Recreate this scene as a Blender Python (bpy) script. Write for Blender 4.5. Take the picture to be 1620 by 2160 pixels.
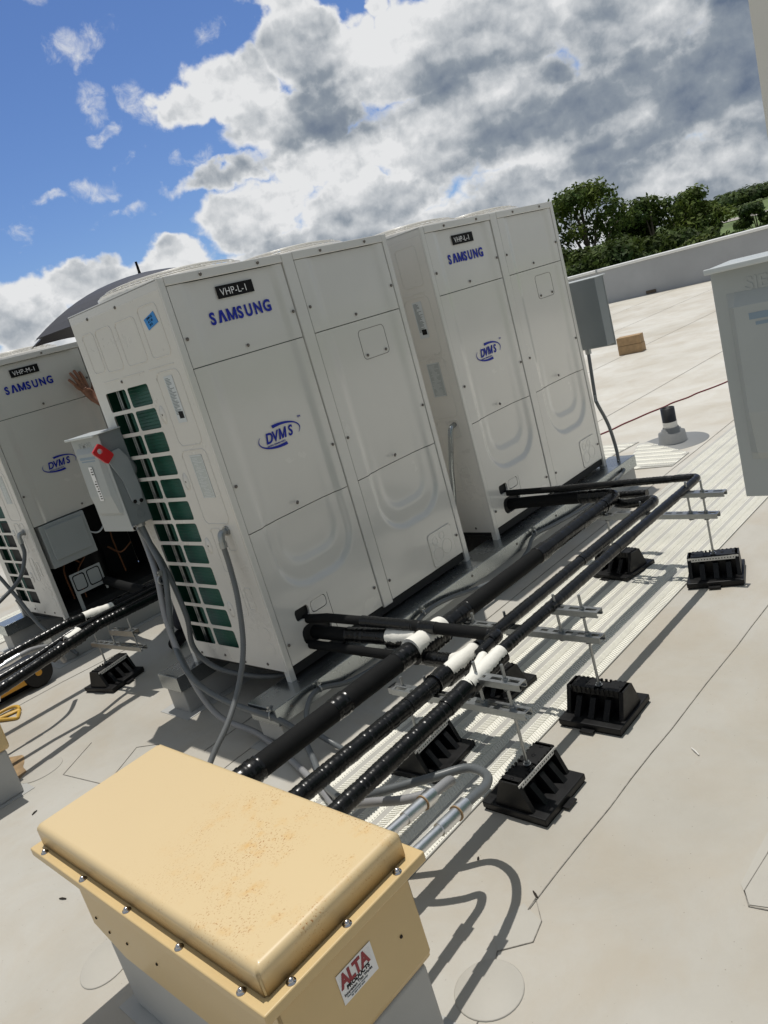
import bpy, bmesh, math, random
from mathutils import Vector, Matrix, noise
R = math.radians
random.seed(7)
for o in list(bpy.data.objects): bpy.data.objects.remove(o)
scene = bpy.context.scene
COL = scene.collection

# ------------------------------------------------------------------ camera
cam = bpy.data.cameras.new('camera'); cam_o = bpy.data.objects.new('camera', cam); COL.objects.link(cam_o)
cam_o.location = (-1.69398, -2.63052, 1.37573)
cam_o.rotation_euler = (1.314321, 0.270802, -0.825692)
cam.sensor_fit = 'VERTICAL'; cam.sensor_height = 24.0; cam.lens = 24.0*1663.46/2160
cam.clip_start = 0.05; cam.clip_end = 3000
scene.camera = cam_o
scene.render.resolution_x = 768; scene.render.resolution_y = 1024
# ------------------------------------------------------------------ sun
SUN = Vector((0.166, 0.149, 0.975)).normalized()
sl = bpy.data.lights.new('sun', 'SUN'); sl.energy = 3.25; sl.angle = R(0.53); sl.color = (1.0, 0.96, 0.89)
so = bpy.data.objects.new('sun', sl); COL.objects.link(so)
so.rotation_euler = SUN.to_track_quat('Z', 'Y').to_euler(); so.location = (3, 3, 12)
SUN_EL = math.asin(SUN.z); SUN_ROT = math.atan2(SUN.x, SUN.y)
# ------------------------------------------------------------------ colour management
scene.view_settings.view_transform = 'Standard'; scene.view_settings.look = 'None'
scene.view_settings.exposure = 0.0; scene.view_settings.gamma = 1
# ------------------------------------------------------------------ world : sky + clouds
world = bpy.data.worlds.new('World'); scene.world = world; world.use_nodes = True
def build_world():
    nt = world.node_tree; N = nt.nodes; L = nt.links
    for n in list(N): N.remove(n)
    out = N.new('ShaderNodeOutputWorld'); bg = N.new('ShaderNodeBackground')
    L.new(bg.outputs[0], out.inputs[0])
    def sock(n, i, v):
        if hasattr(v, 'is_linked') or hasattr(v, 'links'): L.new(v, n.inputs[i])
        else: n.inputs[i].default_value = v
    def m(op, a, b=0.0, c=None, clamp=False):
        n = N.new('ShaderNodeMath'); n.operation = op; n.use_clamp = clamp
        sock(n, 0, a); sock(n, 1, b)
        if c is not None: sock(n, 2, c)
        return n.outputs[0]
    def vm(op, a, b):
        n = N.new('ShaderNodeVectorMath'); n.operation = op; sock(n, 0, a); sock(n, 1, b); return n
    def smooth(v, a, b, lo=0.0, hi=1.0):
        n = N.new('ShaderNodeMapRange'); n.interpolation_type = 'SMOOTHSTEP'
        sock(n, 0, v)
        for i, x in ((1, a), (2, b), (3, lo), (4, hi)): n.inputs[i].default_value = x
        return n.outputs[0]
    def mix(f, a, b):
        n = N.new('ShaderNodeMix'); n.data_type = 'RGBA'
        if isinstance(f, float): n.inputs[0].default_value = f
        else: L.new(f, n.inputs[0])
        for i, v in ((6, a), (7, b)):
            if isinstance(v, tuple): n.inputs[i].default_value = (*v, 1)
            else: L.new(v, n.inputs[i])
        return n.outputs[2]
    tc = N.new('ShaderNodeTexCoord')
    sx = N.new('ShaderNodeSeparateXYZ'); L.new(tc.outputs['Generated'], sx.inputs[0])
    az = m('DEGREES', m('ARCTAN2', sx.outputs[1], sx.outputs[0]))
    el = m('DEGREES', m('ARCSINE', sx.outputs[2]))
    cb = N.new('ShaderNodeCombineXYZ'); L.new(az, cb.inputs[0]); L.new(el, cb.inputs[1])
    P = cb.outputs[0]
    def noise_tex(vec, scale, detail, rough, dist=0.0, lac=2.0):
        n = N.new('ShaderNodeTexNoise'); n.noise_dimensions = '3D'
        L.new(vec, n.inputs['Vector']); n.inputs['Scale'].default_value = scale; n.inputs['Detail'].default_value = detail
        n.inputs['Roughness'].default_value = rough; n.inputs['Distortion'].default_value = dist; n.inputs['Lacunarity'].default_value = lac
        return n.outputs['Fac']
    # domain warp
    wn = N.new('ShaderNodeTexNoise'); L.new(P, wn.inputs['Vector']); wn.inputs['Scale'].default_value = 0.30; wn.inputs['Detail'].default_value = 5
    wv = vm('SUBTRACT', wn.outputs['Color'], (0.5, 0.5, 0.5)); wv2 = vm('MULTIPLY', wv.outputs[0], (5.5, 4.5, 0))
    PW = vm('ADD', P, wv2.outputs[0]).outputs[0]
    def blobs(lst, acc=None, op='MAXIMUM'):
        for (a, e, ra, re, w) in lst:
            d = vm('SUBTRACT', PW, (a, e, 0)); d = vm('MULTIPLY', d.outputs[0], (1/ra, 1/re, 0))
            ln = N.new('ShaderNodeVectorMath'); ln.operation = 'LENGTH'; L.new(d.outputs[0], ln.inputs[0])
            g = smooth(ln.outputs['Value'], 1.25, 0.25, 0.0, w)
            acc = g if acc is None else m(op, acc, g)
        return acc
    cloud = blobs([(43.5,19.6,3.2,4.2,1),(42.5,16.5,4.5,3.2,1),(48.5,15.4,3.8,2.6,1),(52.2,15.0,2.4,1.6,.9),
        (45,12.8,6,2.8,1),(37,14.2,5.5,3.2,1),(31,14.0,7,4.0,1),(23,13.2,8,4.6,1),(16,8,7,7,1),(14,14,7,6,1),(27,17.5,6,2.6,.9),
        (34,9.5,9,4,1),(25,7.5,11,4,1),(43,9.6,6,2.2,.95),(51,10.8,4.2,1.1,.75),(49,7.9,4.6,2.4,1),(42,6.8,6,2.6,1),(56.5,6.4,4.2,1.7,1),
        (62,6.9,3.6,1.9,1),(67,5.8,4,2.8,1),(60,3,14,2.6,1),(46,4.0,12,3.0,1),(30,3.2,14,3.4,1),(15,2,12,4,1),(52,.5,20,2.6,1),(20,-.5,24,3.4,1),(33,0,16,3,1),
        (38.2,17.3,1.7,1.6,.75)])
    wisp = blobs([(57.4,19.6,2.6,1.3,1),(57.6,16.8,1.7,1.9,1),(57.6,14.9,1.0,.8,.9),(59.0,12.0,2.9,1.5,1),(62.0,11.5,1.9,.7,1),(57.8,10.0,3.4,.6,.8),
        (54.6,15.6,1.9,2.0,.9),(41,19.3,1.6,1.2,.8),(49.2,19.0,1.4,.7,.7),(52.5,11.8,2.0,.8,.8),(64.5,10.5,1.6,1.0,.7),(49.5,10.0,4,.8,.8),(56,13,1.2,.6,.6)])
    holes = blobs([(35.0,18.8,2.6,1.7,.9),(40.0,18.6,1.5,1.8,.7)])
    QP = vm('MULTIPLY', P, (0.85, 1.25, 1)).outputs[0]
    def vor(vec, scale, det, rough, smo=None):
        n = N.new('ShaderNodeTexVoronoi'); n.feature = 'F1'; n.voronoi_dimensions = '2D'; n.normalize = True
        L.new(vec, n.inputs['Vector']); n.inputs['Scale'].default_value = scale; n.inputs['Detail'].default_value = det
        n.inputs['Roughness'].default_value = rough; return n.outputs['Distance']
    # small domain warp so the puffs are never round
    w3 = N.new('ShaderNodeTexNoise'); L.new(P, w3.inputs['Vector']); w3.inputs['Scale'].default_value = 0.9; w3.inputs['Detail'].default_value = 6
    w3v = vm('MULTIPLY', vm('SUBTRACT', w3.outputs['Color'], (0.5, 0.5, 0.5)).outputs[0], (1.5, 1.2, 0)).outputs[0]
    QP = vm('ADD', QP, w3v).outputs[0]
    fb = noise_tex(P, 0.28, 10, 0.60, 0.2)
    v1 = vor(QP, 0.38, 3, .55)
    dens = m('ADD', m('MULTIPLY', m('SUBTRACT', fb, 0.5), 1.2), m('MULTIPLY', m('SUBTRACT', 0.32, v1), 0.75))
    # unseen cloud added all round and overhead, to grey and neutralise the fill
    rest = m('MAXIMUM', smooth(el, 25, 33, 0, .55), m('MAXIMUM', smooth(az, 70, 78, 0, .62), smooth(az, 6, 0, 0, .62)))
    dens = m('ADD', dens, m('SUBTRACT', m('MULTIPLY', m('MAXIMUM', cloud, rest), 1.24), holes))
    D = m('SUBTRACT', dens, 0.36)
    alpha = smooth(D, -0.08, 0.32)
    wn_ = m('ADD', m('MULTIPLY', m('SUBTRACT', noise_tex(P, 0.9, 9, .66, .5), .5), 2.1), m('MULTIPLY', wisp, 1.0))
    walpha = m('MULTIPLY', smooth(wn_, 0.45, 1.6), 0.85)
    alpha = m('MAXIMUM', alpha, walpha)
    # relief light : density here minus density a little higher towards the sun
    def rl(f, k, dx, dy):
        o_ = vm('ADD', QP, (dx, dy, 0)).outputs[0]
        return m('MULTIPLY', m('SUBTRACT', f(o_), f(QP)), k)
    rel = m('ADD', rl(lambda v: vor(v, 0.13, 0, .4), 1.25, -.4, 1.5), rl(lambda v: vor(v, 0.42, 1, .5), .55, -.2, .55))
    rel = m('ADD', rel, m('MULTIPLY', m('SUBTRACT', noise_tex(P, .22, 5, .50), .5), .9))
    rel = m('ADD', rel, m('MULTIPLY', m('SUBTRACT', noise_tex(P, 1.3, 7, .60, .3), .5), .42))
    rel = m('MULTIPLY', rel, smooth(D, -0.1, 0.35, 0.25, 1.0))
    dark = blobs([(43.2,14.2,2.4,2.0,.35),(25,8.6,5.5,2.6,1.0),(19,8,6.0,3.2,1.05),(31,9.4,4.5,2.2,.75),(43,11.8,4,1.4,.55),(38,6.8,7,1.3,.6),
        (15,11,5,6,.95),(26,5.2,8,1.2,.55),(48.5,13.4,2.6,1.0,.45),(33,12.0,3,1.5,.55),(16,4.5,6,1.4,.5),(46,4.4,5,1.2,.4)])
    big = noise_tex(P, 0.20, 3, 0.5)
    shade = m('ADD', m('MULTIPLY', dark, 0.54), m('MULTIPLY', m('SUBTRACT', big, 0.5), 0.5))
    shade = m('ADD', shade, m('MULTIPLY', smooth(D, 0.10, 0.70), 0.30))
    shade = m('SUBTRACT', shade, m('ADD', rel, 0.10))
    shade = m('ADD', shade, m('MULTIPLY', rest, 0.66))  # darkens the added unseen cloud to lower the fill light
    shade = m('ADD', shade, m('MULTIPLY', smooth(az, 45, 16), 0.10), clamp=True)
    ramp = N.new('ShaderNodeValToRGB'); L.new(shade, ramp.inputs[0])
    cr = ramp.color_ramp; cr.elements[0].position = 0.0; cr.elements[0].color = (0.98, 0.99, 1.0, 1)
    cr.elements[1].position = 1.0; cr.elements[1].color = (0.165, 0.215, 0.305, 1)
    e = cr.elements.new(0.22); e.color = (0.70, 0.73, 0.76, 1)
    e = cr.elements.new(0.55); e.color = (0.34, 0.39, 0.45, 1)
    sky = N.new('ShaderNodeTexSky'); sky.sky_type = 'NISHITA'; sky.sun_disc = False
    sky.sun_elevation = SUN_EL; sky.sun_rotation = SUN_ROT; sky.altitude = 250; sky.air_density = 1.0; sky.dust_density = 0.25; sky.ozone_density = 2.5
    st = N.new('ShaderNodeVectorMath'); st.operation = 'MULTIPLY'; L.new(sky.outputs[0], st.inputs[0]); st.inputs[1].default_value = (0.62, 0.74, 1.0)
    sc = N.new('ShaderNodeVectorMath'); sc.operation = 'SCALE'; L.new(ramp.outputs[0], sc.inputs[0]); sc.inputs['Scale'].default_value = 8.0
    # clouds mixed over clear sky, the added unseen cloud among them
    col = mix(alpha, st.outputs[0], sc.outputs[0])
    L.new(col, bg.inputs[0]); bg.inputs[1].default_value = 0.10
build_world()

# ================================================================== materials
def mat(name, col, rough=0.5, metal=0.0, bump=None, var=None, spec=0.5, coat=0.0, bump_s=0.2, bump_d=0.002, mul=None, emit=None, coord='Object'):
    m = bpy.data.materials.new(name); m.use_nodes = True
    nt = m.node_tree; N = nt.nodes; L = nt.links; b = N['Principled BSDF']
    b.inputs['Base Color'].default_value = (*col, 1); b.inputs['Roughness'].default_value = rough; b.inputs['Metallic'].default_value = metal
    b.inputs['Specular IOR Level'].default_value = spec; b.inputs['Coat Weight'].default_value = coat; b.inputs['Coat Roughness'].default_value = 0.12
    tc = N.new('ShaderNodeTexCoord')
    if var:      # var = (scale, amount[, rough_amount])
        n = N.new('ShaderNodeTexNoise'); L.new(tc.outputs[coord], n.inputs['Vector']); n.inputs['Scale'].default_value = var[0]; n.inputs['Detail'].default_value = 7
        n.inputs['Roughness'].default_value = 0.62
        r = N.new('ShaderNodeMapRange'); L.new(n.outputs['Fac'], r.inputs[0]); r.inputs[1].default_value = 0.3; r.inputs[2].default_value = 0.7
        r.inputs[3].default_value = 1-var[1]; r.inputs[4].default_value = 1+var[1]
        v = N.new('ShaderNodeVectorMath'); v.operation = 'SCALE'; v.inputs[0].default_value = col; L.new(r.outputs[0], v.inputs['Scale'])
        L.new(v.outputs[0], b.inputs['Base Color'])
        if len(var) > 2:
            r2 = N.new('ShaderNodeMapRange'); L.new(n.outputs['Fac'], r2.inputs[0]); r2.inputs[1].default_value = 0.3; r2.inputs[2].default_value = 0.7
            r2.inputs[3].default_value = max(0.03, rough-var[2]); r2.inputs[4].default_value = rough+var[2]; L.new(r2.outputs[0], b.inputs['Roughness'])
    if bump:
        n = N.new('ShaderNodeTexNoise'); L.new(tc.outputs[coord], n.inputs['Vector']); n.inputs['Scale'].default_value = bump; n.inputs['Detail'].default_value = 4
        bp = N.new('ShaderNodeBump'); bp.inputs['Strength'].default_value = bump_s; bp.inputs['Distance'].default_value = bump_d
        L.new(n.outputs['Fac'], bp.inputs['Height']); L.new(bp.outputs[0], b.inputs['Normal'])
    return m
M = {}
M['paint'] = mat('beige_cabinet_paint', (0.645, 0.63, 0.59), 0.25, var=(3.0, 0.02, 0.03), coat=1.0, bump=1.6, bump_s=0.22, bump_d=0.006)
M['paint_side'] = mat('beige_side_paint', (0.67, 0.65, 0.605), 0.30, var=(5.0, 0.03, 0.05), bump=3, bump_s=0.2, bump_d=0.003)
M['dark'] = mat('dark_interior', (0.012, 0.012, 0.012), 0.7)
M['black_plastic'] = mat('black_plastic', (0.006, 0.006, 0.0065), 0.45, spec=.3, var=(20, 0.2, 0.08), bump=120, bump_s=0.25, bump_d=0.0006)
M['coil'] = mat('green_coil_fins', (0.020, 0.105, 0.068), 0.42)
M['blue'] = mat('blue_print', (0.008, 0.022, 0.33), 0.45, spec=.3)
M['black'] = mat('black_label', (0.006, 0.006, 0.007), 0.6, spec=.2)
M['white'] = mat('white_print', (0.80, 0.80, 0.80), 0.4)
M['copper'] = mat('dull_copper', (0.16, 0.07, 0.035), 0.45, metal=0.8)
M['screw'] = mat('screw_steel', (0.16, 0.145, 0.13), 0.45, metal=0.6)
M['bolt'] = mat('bolt_steel', (0.55, 0.54, 0.55), 0.22, metal=1.0)
M['galv'] = mat('galvanised_steel', (0.37, 0.395, 0.405), 0.26, metal=0.92, var=(9, 0.06, 0.04))
M['zinc'] = mat('zinc_plated_steel', (0.36, 0.375, 0.38), 0.34, metal=0.9, var=(60, 0.06, 0.05))
M['emt'] = mat('conduit_steel', (0.78, 0.79, 0.80), 0.33, metal=1.0, var=(25, 0.04, 0.03))
M['membrane'] = mat('roof_membrane_wrap', (0.40, 0.40, 0.385), 0.6, var=(2.5, 0.08), bump=9, bump_s=0.3, bump_d=0.004)
M['grey_paint'] = mat('grey_enclosure_paint', (0.20, 0.225, 0.235), 0.42, var=(6, 0.04, 0.05))
M['grey_cover'] = mat('grey_cover_paint', (0.36, 0.385, 0.385), 0.40, var=(6, 0.04, 0.05))
M['hood_paint'] = mat('hood_paint', (0.52, 0.55, 0.555), 0.3)
M['lever'] = mat('lever_paint', (0.30, 0.33, 0.345), 0.35)
M['red'] = mat('red_handle', (0.55, 0.012, 0.018), 0.35)
M['tan'] = mat('tan_powder_coat', (0.60, 0.44, 0.215), 0.42, var=(4, 0.04, 0.06), coat=0.15, bump=40, bump_s=0.08, bump_d=0.001)
M['rubber'] = mat('foam_insulation', (0.0075, 0.0078, 0.008), 0.8, spec=.18, var=(9, 0.25), bump=60, bump_s=0.4, bump_d=0.001)
M['glove'] = mat('white_putty', (0.82, 0.80, 0.73), 0.6, bump=14, bump_s=0.8, bump_d=0.008)
M['conduit'] = mat('grey_pvc_conduit', (0.115, 0.125, 0.13), 0.38, var=(12, 0.1))
M['conduit_light'] = mat('light_grey_conduit', (0.27, 0.27, 0.275), 0.42, var=(12, 0.06))
M['sticker'] = mat('silver_sticker', (0.60, 0.63, 0.64), 0.35)
M['foil'] = mat('foil_sticker', (0.45, 0.49, 0.50), 0.30, metal=0.75)
M['sticker_ink'] = mat('sticker_ink', (0.22, 0.25, 0.26), 0.5)
M['blue_tape'] = mat('blue_tape', (0.03, 0.24, 0.62), 0.55)
M['cloth'] = mat('umbrella_cloth', (0.020, 0.022, 0.036), 0.55, var=(5, 0.15))
M['skin'] = mat('skin', (0.27, 0.125, 0.075), 0.55, var=(40, 0.2), bump=90, bump_s=0.3, bump_d=0.001)
M['jeans'] = mat('dark_work_trousers', (0.020, 0.022, 0.030), 0.85)
M['shirt'] = mat('dark_work_shirt', (0.035, 0.035, 0.04), 0.85)
M['hair'] = mat('dark_hair', (0.02, 0.014, 0.01), 0.6)
M['wood'] = mat('raw_pine', (0.36, 0.235, 0.12), 0.7, var=(14, 0.2))
M['bark'] = mat('bark', (0.10, 0.08, 0.06), 0.9, var=(3, .3))
M['cord'] = mat('red_cord', (0.16, 0.012, 0.02), 0.5)
M['yellow'] = mat('yellow_plastic', (0.62, 0.30, 0.02), 0.4)
M['yellow_hose'] = mat('yellow_hose', (0.55, 0.33, 0.05), 0.45)
M['pvc'] = mat('white_pvc', (0.72, 0.70, 0.66), 0.4)
M['vent_black'] = mat('black_abs', (0.010, 0.010, 0.011), 0.35)
M['boot'] = mat('grey_rubber_boot', (0.20, 0.205, 0.205), 0.55)
M['parapet'] = mat('parapet_membrane', (0.36, 0.37, 0.385), 0.7, var=(0.8, 0.10))
M['cap'] = mat('white_coping', (0.78, 0.78, 0.76), 0.4)
M['debris'] = mat('debris', (0.03, 0.022, 0.015), 0.9)

def tape_mat():
    m = mat('black_vinyl_tape', (0.0035, 0.0037, 0.004), 0.26, coat=0.0, spec=.42)
    nt = m.node_tree; N = nt.nodes; L = nt.links; b = N['Principled BSDF']
    tc = N.new('ShaderNodeTexCoord')
    n = N.new('ShaderNodeTexNoise'); L.new(tc.outputs['Object'], n.inputs[0]); n.inputs['Scale'].default_value = 45; n.inputs['Detail'].default_value = 3
    bp = N.new('ShaderNodeBump'); bp.inputs['Strength'].default_value = 0.4; bp.inputs['Distance'].default_value = 0.003
    L.new(n.outputs['Fac'], bp.inputs['Height']); L.new(bp.outputs[0], b.inputs['Normal'])
    return m
M['tape'] = tape_mat()
def flex_mat():
    m = mat('ribbed_flex_conduit', (0.135, 0.14, 0.14), 0.42)
    return m
M['flex'] = flex_mat()

def roof_mat():
    m = bpy.data.materials.new('roof_membrane'); m.use_nodes = True
    nt = m.node_tree; N = nt.nodes; L = nt.links; b = N['Principled BSDF']
    tc = N.new('ShaderNodeTexCoord')
    def nz(scale, det, rough=.55, dist=0.0):
        n = N.new('ShaderNodeTexNoise'); L.new(tc.outputs['Object'], n.inputs[0]); n.inputs['Scale'].default_value = scale
        n.inputs['Detail'].default_value = det; n.inputs['Roughness'].default_value = rough; n.inputs['Distortion'].default_value = dist; return n.outputs['Fac']
    def ramp(f, pts):
        r = N.new('ShaderNodeValToRGB'); L.new(f, r.inputs[0]); e = r.color_ramp.elements
        e[0].position, e[0].color = pts[0][0], (*pts[0][1], 1); e[1].position, e[1].color = pts[-1][0], (*pts[-1][1], 1)
        for p, c in pts[1:-1]: x = e.new(p); x.color = (*c, 1)
        return r.outputs[0]
    def mx(f, a, bb, mode='MIX'):
        n = N.new('ShaderNodeMix'); n.data_type = 'RGBA'; n.blend_type = mode
        if isinstance(f, float): n.inputs[0].default_value = f
        else: L.new(f, n.inputs[0])
        for i, v in ((6, a), (7, bb)):
            if isinstance(v, tuple): n.inputs[i].default_value = (*v, 1)
            else: L.new(v, n.inputs[i])
        return n.outputs[2]
    base = ramp(nz(0.9, 8, .6), [(0.30, (0.385, 0.36, 0.31)), (0.5, (0.45, 0.43, 0.385)), (0.72, (0.50, 0.485, 0.445))])
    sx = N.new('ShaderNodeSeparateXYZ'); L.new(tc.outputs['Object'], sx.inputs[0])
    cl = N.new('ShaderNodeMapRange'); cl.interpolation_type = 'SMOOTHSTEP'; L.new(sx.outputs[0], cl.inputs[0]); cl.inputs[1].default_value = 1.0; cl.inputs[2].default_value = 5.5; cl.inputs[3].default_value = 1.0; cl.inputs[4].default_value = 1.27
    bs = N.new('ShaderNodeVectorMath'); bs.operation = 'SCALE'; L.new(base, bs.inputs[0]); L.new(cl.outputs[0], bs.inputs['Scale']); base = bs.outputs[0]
    # warm dirt film
    film = ramp(nz(2.2, 6, .65, .6), [(0.44, (0, 0, 0)), (0.66, (1, 1, 1))])
    fm = N.new('ShaderNodeMath'); fm.operation = 'MULTIPLY'; L.new(film, fm.inputs[0]); fm.inputs[1].default_value = 0.34
    c = mx(fm.outputs[0], base, (0.40, 0.33, 0.235))
    # rusty smudges
    sm = ramp(nz(5.5, 5, .7, .8), [(0.66, (0, 0, 0)), (0.80, (1, 1, 1))])
    fm = N.new('ShaderNodeMath'); fm.operation = 'MULTIPLY'; L.new(sm, fm.inputs[0]); fm.inputs[1].default_value = 0.22
    c = mx(fm.outputs[0], c, (0.36, 0.24, 0.12))
    # fine specks
    v = N.new('ShaderNodeTexVoronoi'); L.new(tc.outputs['Object'], v.inputs['Vector']); v.inputs['Scale'].default_value = 42; v.inputs['Randomness'].default_value = 1
    sp = ramp(v.outputs['Distance'], [(0.028, (1, 1, 1)), (0.075, (0, 0, 0))])
    gate = ramp(nz(11, 2), [(0.43, (0, 0, 0)), (0.50, (1, 1, 1))])
    g = N.new('ShaderNodeMath'); g.operation = 'MULTIPLY'; L.new(sp, g.inputs[0]); L.new(gate, g.inputs[1])
    g2 = N.new('ShaderNodeMath'); g2.operation = 'MULTIPLY'; L.new(g.outputs[0], g2.inputs[0]); g2.inputs[1].default_value = 0.7
    c = mx(g2.outputs[0], c, (0.13, 0.10, 0.07))
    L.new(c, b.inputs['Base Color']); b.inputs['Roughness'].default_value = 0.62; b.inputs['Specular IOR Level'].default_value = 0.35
    bp = N.new('ShaderNodeBump'); bp.inputs['Strength'].default_value = 0.7; bp.inputs['Distance'].default_value = 0.02
    L.new(nz(3.2, 5, .5, .5), bp.inputs['Height'])
    b2 = N.new('ShaderNodeBump'); b2.inputs['Strength'].default_value = 0.15; b2.inputs['Distance'].default_value = 0.0015
    L.new(nz(180, 3), b2.inputs['Height']); L.new(bp.outputs[0], b2.inputs['Normal']); L.new(b2.outputs[0], b.inputs['Normal'])
    return m
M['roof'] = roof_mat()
M['seam'] = mat('seam_edge_dirt', (0.22, 0.205, 0.18), 0.8, var=(40, 0.5))
M['patch'] = mat('patch_membrane', (0.425, 0.405, 0.36), 0.6, var=(3, 0.07), bump=8, bump_s=0.3, bump_d=0.004)
M['stain'] = mat('rust_stain', (0.30, 0.20, 0.10), 0.7, var=(9, 0.5))
M['mat'] = mat('walkway_pad', (0.44, 0.43, 0.395), 0.6, var=(5, 0.07))
M['mat_ridge'] = mat('walkway_pad_ridges', (0.80, 0.785, 0.71), 0.55, var=(5, 0.06))

def tan_top_mat():
    m = mat('tan_coat_with_rust', (0.645, 0.495, 0.275), 0.42, coat=0.2)
    nt = m.node_tree; N = nt.nodes; L = nt.links; b = N['Principled BSDF']
    tc = N.new('ShaderNodeTexCoord')
    def nz(scale, det, rough=.55):
        n = N.new('ShaderNodeTexNoise'); L.new(tc.outputs['Object'], n.inputs[0]); n.inputs['Scale'].default_value = scale
        n.inputs['Detail'].default_value = det; n.inputs['Roughness'].default_value = rough; return n.outputs['Fac']
    def mr(f, a, bb, lo=0., hi=1.):
        n = N.new('ShaderNodeMapRange'); L.new(f, n.inputs[0]); n.inputs[1].default_value = a; n.inputs[2].default_value = bb
        n.inputs[3].default_value = lo; n.inputs[4].default_value = hi; return n.outputs[0]
    def mul(a, c):
        n = N.new('ShaderNodeMath'); n.operation = 'MULTIPLY'; L.new(a, n.inputs[0])
        if isinstance(c, float): n.inputs[1].default_value = c
        else: L.new(c, n.inputs[1])
        return n.outputs[0]
    s = N.new('ShaderNodeSeparateXYZ'); L.new(tc.outputs['Object'], s.inputs[0])
    # rust gathers towards the front right of the lid
    gx = mr(s.outputs[0], -0.15, 0.30); gy = mr(s.outputs[1], 0.62, 0.14)
    grow = mul(gx, gy)
    n1 = mr(nz(230, 3, .6), 0.59, 0.635); clump = mr(nz(8, 5, .7), 0.44, 0.62)
    f = mul(mul(n1, clump), mr(grow, 0.0, 0.45, 0.06, 1.0))
    halo = mul(mul(mr(nz(26, 4), 0.52, 0.75), clump), mr(grow, 0., .6, 0.0, .75))
    mx = N.new('ShaderNodeMix'); mx.data_type = 'RGBA'; L.new(halo, mx.inputs[0]); mx.inputs[6].default_value = (0.645, 0.495, 0.275, 1); mx.inputs[7].default_value = (0.62, 0.33, 0.06, 1)
    mx2 = N.new('ShaderNodeMix'); mx2.data_type = 'RGBA'; L.new(f, mx2.inputs[0]); L.new(mx.outputs[2], mx2.inputs[6]); mx2.inputs[7].default_value = (0.36, 0.14, 0.025, 1)
    L.new(mx2.outputs[2], b.inputs['Base Color'])
    return m
M['tan_top'] = tan_top_mat()

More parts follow.
